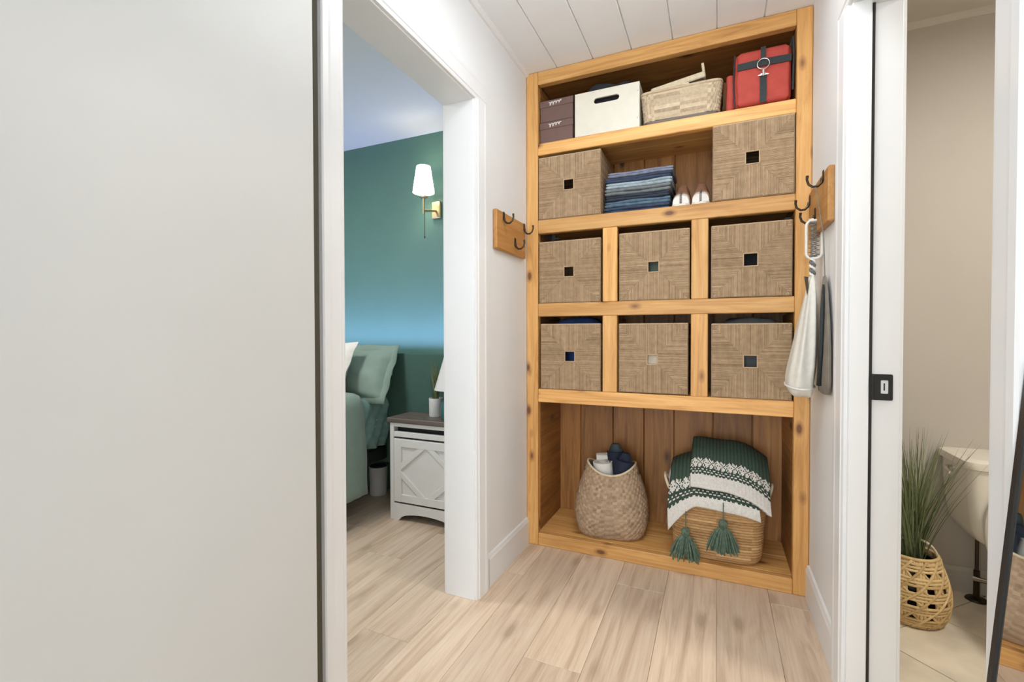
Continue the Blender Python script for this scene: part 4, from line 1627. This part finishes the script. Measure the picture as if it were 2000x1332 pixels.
# ================================================================== BEDROOM
# ---- headboard with a blue light strip behind it
hb = thing('headboard', 'wide dark green ledge headboard below the blue-lit wall', 'headboard', (-2.0, 2.43, 0.25))
mb = MB()
mb.box(-3.30, -1.03, 2.336, 2.360, 0.25, 0.935, 0.006)
build('front_panel', mb, M['headboard'], hb, smooth='auto')
mb = MB()
mb.box(-3.30, -1.03, 2.3605, 2.529, 0.25, 0.90, 0.002)
build('ledge', mb, M['headboard'], hb)
ls = thing('light_strip', 'blue light strip lying on the headboard ledge and washing the wall', 'light strip', (-2.0, 2.38, 0.901))
mb = MB()
mb.box(-3.2, -1.06, 2.364, 2.388, 0.9005, 0.912)
build('strip', mb, M['led'], ls)
lo = area('led_strip_light', (-2.10, 2.377, 0.918), (PI - math.radians(19), 0, 0), 2.1, 0.016, LED_POWER, (0.42, 0.50, 1.0), 120)

# ---- bed
bed = thing('bed', 'bed with sage green duvet and blue-green sheet', 'bed', (-2.55, 1.4, 0))
mb = MB()
mb.box(-3.25, -1.875, 0.45, 2.325, 0.28, 0.36, 0.008)
build('bed_base', mb, M['black'], bed)
for (xx, yy) in ((-3.2, 0.52), (-1.95, 0.52), (-3.2, 2.25), (-2.4, 2.25)):
    mb = MB()
    mb.lathe([(0.022, 0.0), (0.03, 0.28)], (xx, yy, 0), 14)
    build('leg', mb, M['black'], bed)


def drape(name, x_in, x_out, y0, y1, z_top, z_hem, mat, parent, seed, fold=0.015, swag=0.0, nx=40, ny=46, thick=0.02, flare=0.06):
    """Cloth over the mattress edge: flat on top, rounded over the side, hanging to the hem."""
    mb = MB()
    R_ = 0.06
    top_len, arc, drop = abs(x_out - x_in) - R_, R_ * PI / 2, z_top - R_ - z_hem
    tot = top_len + arc + drop
    for i in range(nx + 1):
        s = tot * i / nx
        for j in range(ny + 1):
            y = y0 + (y1 - y0) * j / ny
            if s < top_len:
                x, z = x_in + s, z_top
                nx_, nz_ = 0, 1
            elif s < top_len + arc:
                a = (s - top_len) / R_
                x, z = x_in + top_len + R_ * math.sin(a), z_top - R_ + R_ * math.cos(a)
                nx_, nz_ = math.sin(a), math.cos(a)
            else:
                d = s - top_len - arc
                x, z = x_out + flare * (d / max(0.01, drop)), z_top - R_ - d
                nx_, nz_ = 1, 0.1
            w = fold * nz(y * 7 + seed, s * 1.6, 0) + fold * 0.5 * nz(y * 19 + seed, s * 3, 2)
            if swag:
                w += swag * math.sin(s * 42 + 8 * (y - y0) ** 2 * 10) * max(0, min(1, (s - top_len) / 0.15))
            mb.v.append((x + nx_ * w, y + 0.01 * nz(s * 5, seed, 1), z + nz_ * w))
    for i in range(nx):
        for j in range(ny):
            a = i * (ny + 1) + j
            mb.f.append((a, a + 1, a + ny + 2, a + ny + 1))
    o = build(name, mb, mat, parent, smooth=True)
    m_ = o.modifiers.new('thickness', 'SOLIDIFY')
    m_.thickness = thick
    m_.offset = -1
    return o


mb = MB()
soft_box(mb, -3.25, -1.885, 0.45, 2.325, 0.362, 0.650, 0.05, 0.0, amp=0.0)
build('mattress', mb, M['softwhite'], bed, smooth=True)
drape('sheet', -3.2, -1.862, 1.75, 2.325, 0.672, 0.375, M['sheet'], bed, 3, 0.028, 0.016, thick=0.008, flare=0.0)
drape('duvet', -3.2, -1.850, 0.45, 2.085, 0.715, 0.14, M['sage'], bed, 7, 0.022, thick=0.035, flare=0.03)


def pillow(name, label, c, hw, hh, ht, rot, mat, flange=0.03):
    t = thing(name, label, 'pillow', c)
    Rm = Matrix.Translation(c) @ rot
    n = 26
    def surf(sgn):
        mb_v = []
        for i in range(n + 1):
            for j in range(n + 1):
                u, v = 2 * i / n - 1, 2 * j / n - 1
                k = (1 - abs(u) ** 2.6) * (1 - abs(v) ** 2.6)
                pinch = 1 - 0.10 * (abs(u * v)) ** 2 * 0 - 0.05 * (1 - abs(u)) * abs(v) - 0.05 * (1 - abs(v)) * abs(u)
                z = sgn * ht * max(0, k) ** 0.5 + 0.010 * nz(u * 2.4 + c[0] * 5, v * 2.4, sgn)
                mb_v.append(Rm @ Vector((u * hw * pinch, v * hh * pinch, z)))
        return mb_v
    mb = MB()
    for sgn in (1, -1):
        vs = surf(sgn)
        mb.add(vs, [(i * (n + 1) + j, i * (n + 1) + j + 1, (i + 1) * (n + 1) + j + 1, (i + 1) * (n + 1) + j) for i in range(n) for j in range(n)])
    build('cushion', mb, mat, t, smooth=True)
    if flange:
        mb = MB()
        pts_in, pts_out = [], []
        for k in range(80):
            a = 2 * PI * k / 80
            q, s = math.cos(a), math.sin(a)
            e = 1 / max(abs(q), abs(s))
            u, v = q * e, s * e
            w = 0.006 * math.sin(k * 0.9)
            pts_in.append((u * hw * 0.95, v * hh * 0.95, 0.004, u, v, w))
            pts_out.append((u * (hw + flange), v * (hh + flange), w, u, v, w))
        ring = [[Rm @ Vector((p[0], p[1], 0.006)) for p in pts_in], [Rm @ Vector((p[0], p[1], p[2] + 0.003)) for p in pts_out],
                [Rm @ Vector((p[0], p[1], p[2] - 0.003)) for p in pts_out], [Rm @ Vector((p[0], p[1], -0.006)) for p in pts_in]]
        mb.loft(ring, True, False)
        build('flange', mb, mat, t, smooth=True)


RotX = lambda d: Matrix.Rotation(math.radians(d), 4, 'X')
RotY = lambda d: Matrix.Rotation(math.radians(d), 4, 'Y')
RotZ = lambda d: Matrix.Rotation(math.radians(d), 4, 'Z')
pillow('pillow', 'sage green flanged pillow leaning on the headboard end near the nightstand', (-2.11, 2.235, 0.815), 0.315, 0.155, 0.07, RotX(66), M['sage'], 0.03)
pillow('pillow', 'white pillow in front of the sage pillow', (-2.245, 2.075, 0.845), 0.30, 0.17, 0.06, RotX(62) @ RotZ(3), M['white_cloth'], 0.0)
# duvet end turned down toward the pillow hides the lower part of the white pillow

# ---- nightstand
ns = thing('nightstand', 'white nightstand with grey wood top and diamond trellis door', 'nightstand', (-1.45, 2.28, 0))
nx0, nx1, ny0, ny1, nh = -1.700, -1.215, 2.130, 2.334, 0.580
mb = MB()
mb.box(nx0, nx0 + 0.02, ny0 + 0.012, ny1, 0.0, nh - 0.028, 0.002)
build('side_panel', mb, M['furn_white'], ns)
mb = MB()
mb.box(nx1 - 0.02, nx1, ny0 + 0.012, ny1, 0.0, nh - 0.028, 0.002)
build('side_panel', mb, M['furn_white'], ns)
board('top', nx0 - 0.012, nx1 + 0.012, ny0 - 0.012, ny1, nh - 0.026, nh, 'X', M['greywood'], ns, 0.003)
mb = MB()
mb.box(nx0 + 0.021, nx1 - 0.021, ny1 - 0.012, ny1 - 0.001, 0.06, nh - 0.028)
build('back_panel', mb, M['furn_white'], ns)
mb = MB()
mb.box(nx0, nx0 + 0.026, ny0, ny0 + 0.0115, 0.0, nh - 0.028, 0.002)
build('stile', mb, M['furn_white'], ns)
mb = MB()
mb.box(nx1 - 0.026, nx1, ny0, ny0 + 0.0115, 0.0, nh - 0.028, 0.002)
build('stile', mb, M['furn_white'], ns)
mb = MB()
mb.box(nx0 + 0.0265, nx1 - 0.0265, ny0, ny0 + 0.0115, nh - 0.050, nh - 0.028, 0.002)
build('top_rail', mb, M['furn_white'], ns)
mb = MB()
mb.box(nx0 + 0.0265, nx1 - 0.0265, ny0 + 0.04, ny0 + 0.05, nh - 0.115, nh - 0.05)
build('slot_back', mb, M['black'], ns)
mb = MB()
mb.box(nx0 + 0.0265, nx1 - 0.0265, ny0 + 0.001, ny0 + 0.028, nh - 0.107, nh - 0.078, 0.002)
build('drawer_lip', mb, M['furn_white'], ns)
dz0, dz1 = 0.105, nh - 0.118
dr = None
mb = MB()
mb.box(nx0 + 0.028, nx1 - 0.028, ny0 + 0.008, ny0 + 0.018, dz0, dz1, 0.001)
dr = build('door', mb, M['furn_white'], ns)
fx0, fx1 = nx0 + 0.028, nx1 - 0.028
for (a, b, c, d) in ((fx0, fx0 + 0.05, dz0, dz1), (fx1 - 0.05, fx1, dz0, dz1), (fx0 + 0.0505, fx1 - 0.0505, dz0, dz0 + 0.045), (fx0 + 0.0505, fx1 - 0.0505, dz1 - 0.045, dz1)):
    mb = MB()
    mb.box(a, b, ny0 - 0.002, ny0 + 0.0078, c, d, 0.0025)
    build('frame_rail', mb, M['furn_white'], dr)
mx_, mz_ = (fx0 + fx1) / 2, (dz0 + dz1) / 2
corners = [(mx_, dz1 - 0.03), (fx1 - 0.03, mz_), (mx_, dz0 + 0.03), (fx0 + 0.03, mz_)]
corners = [(mx_, dz1 - 0.02), (fx1 - 0.02, mz_), (mx_, dz0 + 0.02), (fx0 + 0.02, mz_)]
for k in range(4):
    a, b = Vector((corners[k][0], 0, corners[k][1])), Vector((corners[(k + 1) % 4][0], 0, corners[(k + 1) % 4][1]))
    mid, d = (a + b) / 2, b - a
    ang = math.atan2(d.z, d.x)
    T = Matrix.Translation((mid.x, ny0 + 0.0035, mid.z)) @ Matrix.Rotation(-ang, 4, 'Y')
    mb = MB()
    mb.box(-d.length / 2 + 0.012, d.length / 2 - 0.012, -0.0042, 0.0042, -0.015, 0.015, 0.002, 0.5, T)
    build('diagonal_slat', mb, M['furn_white'], dr)
mb = MB()
poly = [(nx0 + 0.0265, 0.0), (nx0 + 0.06, 0.0)]
for k in range(13):
    u = k / 12
    poly.append((nx0 + 0.08 + (nx1 - nx0 - 0.16) * u, 0.022 + 0.026 * math.sin(PI * u) ** 0.6))
poly += [(nx1 - 0.06, 0.0), (nx1 - 0.0265, 0.0), (nx1 - 0.0265, 0.095), (nx0 + 0.0265, 0.095)]
mb.prism(poly, ny0 - 0.003, ny0 + 0.0085, 'Y')
build('apron', mb, M['furn_white'], ns)

# ---- potted grass on the nightstand
def grass_blades(mb, cx, cy, z0, n, hmin, hmax, spread, rnd, width=0.003, bend=0.5, base=0.03):
    for k in range(n):
        a = rnd.uniform(0, 2 * PI)
        h = rnd.uniform(hmin, hmax)
        s = spread * rnd.uniform(0.05, 1) * (h / hmax)
        bx, by = cx + base * rnd.uniform(-1, 1) * 0.7, cy + base * rnd.uniform(-1, 1) * 0.7
        side = Vector((-math.sin(a + 0.6), math.cos(a + 0.6), 0))
        L, Rr = [], []
        for q in range(6):
            t = q / 5
            off = s * (bend * t * t + (1 - bend) * t)
            p = Vector((bx + off * math.cos(a), by + off * math.sin(a), z0 + h * t - 0.12 * s * t * t))
            w = width * (1 - t) ** 0.6 * 0.5 + 0.0002
            L.append(p - side * w)
            Rr.append(p + side * w)
        o_ = len(mb.v)
        mb.v += [tuple(p) for pr in zip(L, Rr) for p in pr]
        ti = max(0.02, min(0.98, rnd.gauss(0.45, 0.22)))
        for q in range(5):
            mb.f.append((o_ + 2 * q, o_ + 2 * q + 1, o_ + 2 * q + 3, o_ + 2 * q + 2))
            mb.t.append(ti)


pg = thing('potted_grass', 'small white pot of thin grass on the nightstand', 'potted plant', (-1.478, 2.265, nh))
mb = MB()
mb.lathe([(0.0, 0.0005), (0.037, 0.0005), (0.039, 0.004), (0.040, 0.105), (0.036, 0.105), (0.035, 0.09), (0.0, 0.088)], (-1.478, 2.265, nh), 28, caps=False)
build('pot', mb, M['softwhite'], pg, smooth='auto')
mb = MB()
grass_blades(mb, -1.478, 2.265, nh + 0.088, 90, 0.12, 0.24, 0.06, random.Random(3), 0.003, 0.4, 0.02)
build('grass_blades', mb, M['leaf'], pg, kind='stuff')
# ---- small lamp with a teal base
tl_ = thing('table_lamp', 'small lamp with teal base and white cone shade at the nightstand edge', 'lamp', (-1.335, 2.222, nh))
mb = MB()
mb.lathe([(0.001, 0.0005), (0.065, 0.0005), (0.07, 0.006), (0.072, 0.05), (0.066, 0.09), (0.045, 0.125), (0.018, 0.14), (0.012, 0.17), (0.001, 0.17)], (-1.335, 2.222, nh), 28)
build('base', mb, M['tealglass'], tl_, smooth='auto')
mb = MB()
mb.lathe([(0.105, 0.165), (0.052, 0.345), (0.050, 0.345), (0.103, 0.165)], (-1.335, 2.222, nh), 32, caps=False)
build('lamp_shade', mb, M['softwhite'], tl_, smooth='auto')

# ---- canister on the floor behind the nightstand
cn = thing('canister', 'small white canister on the floor under the head of the bed', 'canister', (-2.035, 2.43, 0))
mb = MB()
mb.lathe([(0.001, 0.0005), (0.052, 0.0005), (0.054, 0.006), (0.058, 0.175), (0.060, 0.178), (0.060, 0.185), (0.056, 0.185), (0.054, 0.17), (0.050, 0.012), (0.001, 0.01)], (-2.035, 2.43, 0), 28, caps=False)
build('body', mb, M['softwhite'], cn, smooth='auto')
mb = MB()
mb.lathe([(0.001, 0.19), (0.052, 0.189), (0.0535, 0.178), (0.05, 0.16), (0.001, 0.155)], (-2.035, 2.43, 0), 28)
build('liner', mb, M['headboard'], cn, smooth='auto')

# ---- wall sconce
sc = thing('wall_sconce', 'lit brass wall sconce with white tapered shade on the green wall', 'wall lamp', (-1.648, 2.53, 1.80))
sx_, sy_ = -1.652, 2.405
mb = MB()
mb.box(sx_ - 0.012, sx_ + 0.052, 2.508, 2.5298, 1.788, 1.895, 0.004)
build('backplate', mb, M['brass'], sc)
mb = MB()
mb.tube([(sx_ + 0.02, 2.508, 1.835), (sx_ + 0.018, 2.47, 1.825), (sx_ + 0.006, 2.42, 1.815), (sx_, sy_, 1.815)], 0.007, 10)
mb.tube([(sx_, sy_, 1.792), (sx_, sy_, 1.905)], 0.0065, 10)
build('arm', mb, M['brass'], sc, smooth='auto')
mb = MB()
mb.lathe([(0.001, -0.006), (0.020, -0.004), (0.030, 0.004), (0.026, 0.010), (0.012, 0.018), (0.012, 0.03), (0.001, 0.03)], (sx_, sy_, 1.895), 22)
build('bulb_cup', mb, M['brass'], sc, smooth='auto')
mb = MB()
mb.lathe([(0.066, 0.0), (0.064, 0.030), (0.0625, 0.032), (0.043, 0.160), (0.041, 0.160), (0.060, 0.032), (0.064, 0.0)], (sx_, sy_, 1.922), 36, caps=False)
build('lamp_shade', mb, M['shade'], sc, smooth='auto')
mb = MB()
mb.tube([(sx_ + 0.004, sy_ + 0.004, 1.812), (sx_ + 0.004, sy_ + 0.004, 1.655)], 0.0018, 5)
mb.lathe([(0.001, -0.012), (0.004, -0.010), (0.004, 0.0), (0.001, 0.004)], (sx_ + 0.004, sy_ + 0.004, 1.655), 8)
build('pull_chain', mb, M['darkmetal'], sc)
pl = bpy.data.lights.new('sconce_bulb_light', 'POINT')
pl.energy, pl.color, pl.shadow_soft_size = 2.0, (1.0, 0.88, 0.68), 0.03
po = bpy.data.objects.new('sconce_bulb_light', pl)
COL.objects.link(po)
po.location = (sx_, sy_, 2.0)

# ================================================================== BATHROOM
# ---- toilet
tx0, tx1, ty0, ty1 = 0.842, 1.270, 2.195, 2.455
tcx = (tx0 + tx1) / 2
to = thing('toilet', 'cream white low-tank toilet against the bathroom wall', 'toilet', (tcx, 2.2, 0))
mb = MB()
rings = []
for (z, ins, yb) in ((0.275, 0.085, 0.03), (0.29, 0.055, 0.02), (0.33, 0.030, 0.012), (0.40, 0.014, 0.006), (0.48, 0.006, 0.002), (0.556, 0.004, 0.0)):
    rings.append([(p[0], p[1], z) for p in rrect(tcx, (ty0 + ty1 + yb) / 2, (tx1 - tx0) / 2 - ins * 0.75, (ty1 - ty0 - yb) / 2, 0.035, 8)])
mb.loft(rings)
build('tank', mb, M['porcelain'], to, smooth='auto')
mb = MB()
rings = []
for (z, g) in ((0.557, 0.002), (0.560, 0.008), (0.572, 0.010), (0.586, 0.008), (0.592, -0.006), (0.593, -0.03)):
    rings.append([(p[0], min(p[1], BATH_Y - 0.001), z) for p in rrect(tcx, (ty0 + ty1) / 2, (tx1 - tx0) / 2 + g, (ty1 - ty0) / 2 + g, 0.038, 8)])
mb.loft(rings)
build('tank_lid', mb, M['porcelain'], to, smooth='auto')
lv = Vector((tx0 - 0.004, 2.345, 0.528))
mb = MB()
mb.tube([(tx0 + 0.006, lv.y, lv.z), (tx0 - 0.012, lv.y, lv.z)], 0.012, 14)
mb.tube([(tx0 - 0.014, lv.y + 0.005, lv.z), (tx0 - 0.018, lv.y - 0.05, lv.z - 0.008)], [0.008, 0.006], 10)
build('flush_lever', mb, M['steel'], to, smooth='auto')
mb = MB()
rings = []
for (z, hx_, y0_, y1_) in ((0.0, 0.115, 2.00, 2.36), (0.03, 0.105, 2.00, 2.35), (0.12, 0.095, 1.96, 2.33), (0.22, 0.13, 1.86, 2.33), (0.30, 0.170, 1.75, 2.34), (0.335, 0.180, 1.72, 2.34)):
    rings.append([(tcx + hx_ * math.cos(a), (y0_ + y1_) / 2 + (y1_ - y0_) / 2 * math.sin(a), z + 0.0005) for a in [2 * PI * k / 40 for k in range(40)]])
mb.loft(rings)
build('bowl', mb, M['porcelain'], to, smooth='auto')
# raised seat lid standing against the tank
mb = MB()
rings = []
for (dy, s) in ((0.0, 0.97), (0.006, 1.0), (0.016, 1.0), (0.020, 0.96)):
    ring = []
    for k in range(44):
        a = 2 * PI * k / 44
        hx_ = 0.188 * s
        zc, zr = 0.375, 0.205 * s
        ring.append((tcx + 0.01 + hx_ * math.copysign(abs(math.cos(a)) ** 0.75, math.cos(a)), 2.172 + dy - 0.0 * math.sin(a), zc + zr * math.sin(a) - 0.02))
    rings.append(ring)
mb.loft(rings)
build('seat_lid', mb, M['porcelain'], to, smooth='auto')
mb = MB()
mb.tube([(0.945, 2.40, 0.285), (0.945, 2.40, 0.12)], 0.0065, 8)
build('supply_pipe', mb, M['darkmetal'], to)
vv = thing('shutoff_valve', 'metal shut-off valve standing on the tiles beneath the toilet tank', 'valve', (0.945, 2.40, 0))
mb = MB()
mb.tube([(0.945, 2.40, 0.003), (0.945, 2.40, 0.118)], 0.010, 10)
build('riser', mb, M['darkmetal'], vv)
mb = MB()
mb.lathe([(0.001, 0.0005), (0.035, 0.0005), (0.030, 0.008), (0.012, 0.012), (0.001, 0.012)], (0.945, 2.40, 0.0), 20)
build('escutcheon', mb, M['darkmetal'], vv, smooth='auto')
mb = MB()
mb.tube([(0.935, 2.398, 0.085), (0.975, 2.37, 0.09), (0.995, 2.355, 0.09)], [0.012, 0.008, 0.016], 10)
build('valve_handle', mb, M['steel'], vv, smooth='auto')

# ---- rattan basket with tall grass
gx, gy = 0.668, 2.168
gbk = thing('rattan_basket', 'round open-weave rattan basket on the bathroom tiles', 'basket', (gx, gy, 0))
gp = [(0.0, 0.082), (0.12, 0.098), (0.35, 0.108), (0.6, 0.103), (0.82, 0.086), (1.0, 0.074)]
GH = 0.235
rng = random.Random(12)


def gpt(v, a, extra=0.0):
    r = interp(gp, v) + extra
    return Vector((gx + r * math.cos(a), gy + r * math.sin(a), 0.004 + GH * v))


NV = 12
for k in range(NV):                   # upright canes, in pairs
    mb = MB()
    for d in (-0.10, 0.0, 0.10):
        mb.tube([gpt(q / 12, 2 * PI * k / NV + d) for q in range(13)], 0.0052, 6, rng.uniform(0.3, 0.9))
    build('upright_cane', mb, M['cane'], gbk, smooth=True)
for i in range(5):
    mb = MB()
    for d in (-0.046, 0.0, 0.046):
        v = min(0.985, max(0.015, (i + 0.5) / 5 + d))
        mb.tube([gpt(v, 2 * PI * k / 40, 0.0028) for k in range(40)], 0.0052, 6, rng.uniform(0.3, 0.9), closed=True)
    build('ring_cane', mb, M['cane'], gbk, smooth=True)
for s in (-1, 1):
    for k in range(NV):
        mb = MB()
        mb.tube([gpt(q / 20, 2 * PI * (k + 0.5) / NV + s * 2 * PI * (4 / NV) * (q / 20), 0.0052 * (1 if s > 0 else 0.4)) for q in range(21)], 0.0048, 6, rng.uniform(0.2, 0.95))
        build('diagonal_cane', mb, M['cane'], gbk, smooth=True)
for v, rr in ((0.0, 0.006), (1.0, 0.006)):
    mb = MB()
    mb.tube([gpt(v, 2 * PI * k / 40, 0.002) + Vector((0, 0, 0.003)) for k in range(40)], rr, 7, 0.7, closed=True)
    build('rim', mb, M['cane'], gbk, smooth=True)
mb = MB()
mb.tube([(gx - 0.072 * math.cos(PI * k / 16), gy - 0.012, 0.236 + 0.062 * math.sin(PI * k / 16)) for k in range(17)], 0.0045, 7, 0.85)
build('handle', mb, M['seagrass_pale'], gbk, smooth=True)
mb = MB()
mb.lathe([(0.001, 0.006), (0.070, 0.006), (0.088, 0.08), (0.086, 0.15), (0.066, 0.225), (0.062, 0.225), (0.060, 0.20), (0.001, 0.195)], (gx, gy, 0), 28, caps=False)
build('liner_pot', mb, M['black'], gbk, smooth='auto')
gr = thing('tall_grass', 'tall green ornamental grass growing out of the rattan basket', 'plant', (gx, gy, 0.2))
mb = MB()
grass_blades(mb, gx, gy - 0.005, 0.197, 260, 0.22, 0.52, 0.22, random.Random(8), 0.0042, 0.45, 0.035)
build('grass_blades', mb, M['leaf'], gr, kind='stuff')

# ================================================================== LEANING MIRROR
mz0, mz1 = 0.0, 1.30
my0, my1 = 0.28, 0.742
mr_ = thing('leaning_mirror', 'black framed mirror leaning on the wall beside the bathroom casing', 'mirror', (0.27, 0.5, 0))
lean = math.atan2(0.079, 1.0)
T = Matrix.Translation((0.252, 0, 0.003)) @ Matrix.Rotation(lean, 4, 'Y')
fw_ = 0.013
for (nm, b) in (('frame_side', (0, 0.02, my0, my0 + fw_, 0, 1.02)), ('frame_side', (0, 0.02, my1 - fw_, my1, 0, 1.02)),
                ('frame_rail', (0, 0.02, my0 + fw_, my1 - fw_, 0, fw_)), ('frame_rail', (0, 0.02, my0 + fw_, my1 - fw_, 1.02 - fw_, 1.02))):
    mb = MB()
    mb.box(*b, 0.002, 0.5, T)
    build(nm, mb, M['black'], mr_)
mb = MB()
mb.box(0.0025, 0.0065, my0 + fw_ + 0.0005, my1 - fw_ - 0.0005, fw_ + 0.0005, 1.02 - fw_ - 0.0005, 0, 0.5, T)
build('mirror_glass', mb, M['mirror'], mr_)

# ================================================================== CEILING LAMPS (out of view, they light the hall and bathroom; bedroom one is added fill)
def ceiling_lamp(label, x, y, r, z):
    t = thing('ceiling_lamp', label, 'ceiling lamp', (x, y, z))
    mb = MB()
    mb.lathe([(0.001, 0.0), (r * 0.7, 0.0), (r * 0.72, -0.03), (0.001, -0.03)], (x, y, z), 28)
    build('mount', mb, M['steel'], t, smooth='auto')
    mb = MB()
    mb.lathe([(0.001, -0.031), (r, -0.031), (r, -0.04), (r * 0.9, -0.05), (0.001, -0.052)], (x, y, z), 32)
    build('diffuser', mb, M['diffuser'], t, smooth='auto')


hl = thing('unseen_panel_lamp', 'unseen square white panel lamp shaped for even hall light, under the ceiling overhead', 'ceiling lamp', (UNSEEN_HALL_LAMP['loc'][0], UNSEEN_HALL_LAMP['loc'][1], CEIL))
hx_, hy_, hz0 = UNSEEN_HALL_LAMP['loc']
mb = MB()
mb.box(hx_ - 0.2, hx_ + 0.2, hy_ - 0.2, hy_ + 0.2, hz0 + 0.041, CEIL - 0.0005, 0.002)
build('mount', mb, M['trim'], hl)
mb = MB()
mb.box(hx_ - UNSEEN_HALL_LAMP['hx'], hx_ + UNSEEN_HALL_LAMP['hx'], hy_ - UNSEEN_HALL_LAMP['hy'], hy_ + UNSEEN_HALL_LAMP['hy'], hz0, hz0 + 0.04, 0.006)
build('diffuser', mb, plain('glowing_unseen_panel', (0.9, 0.9, 0.88), 0.4, emit=UNSEEN_HALL_LAMP['color'], estr=UNSEEN_HALL_LAMP['strength']), hl)
ceiling_lamp('round flush ceiling lamp of the bathroom, out of view overhead', 1.35, 1.35, 0.16, CEIL)
ceiling_lamp('added round flush ceiling lamp to brighten the bedroom, out of view overhead', -2.1, 1.25, 0.16, CEIL)
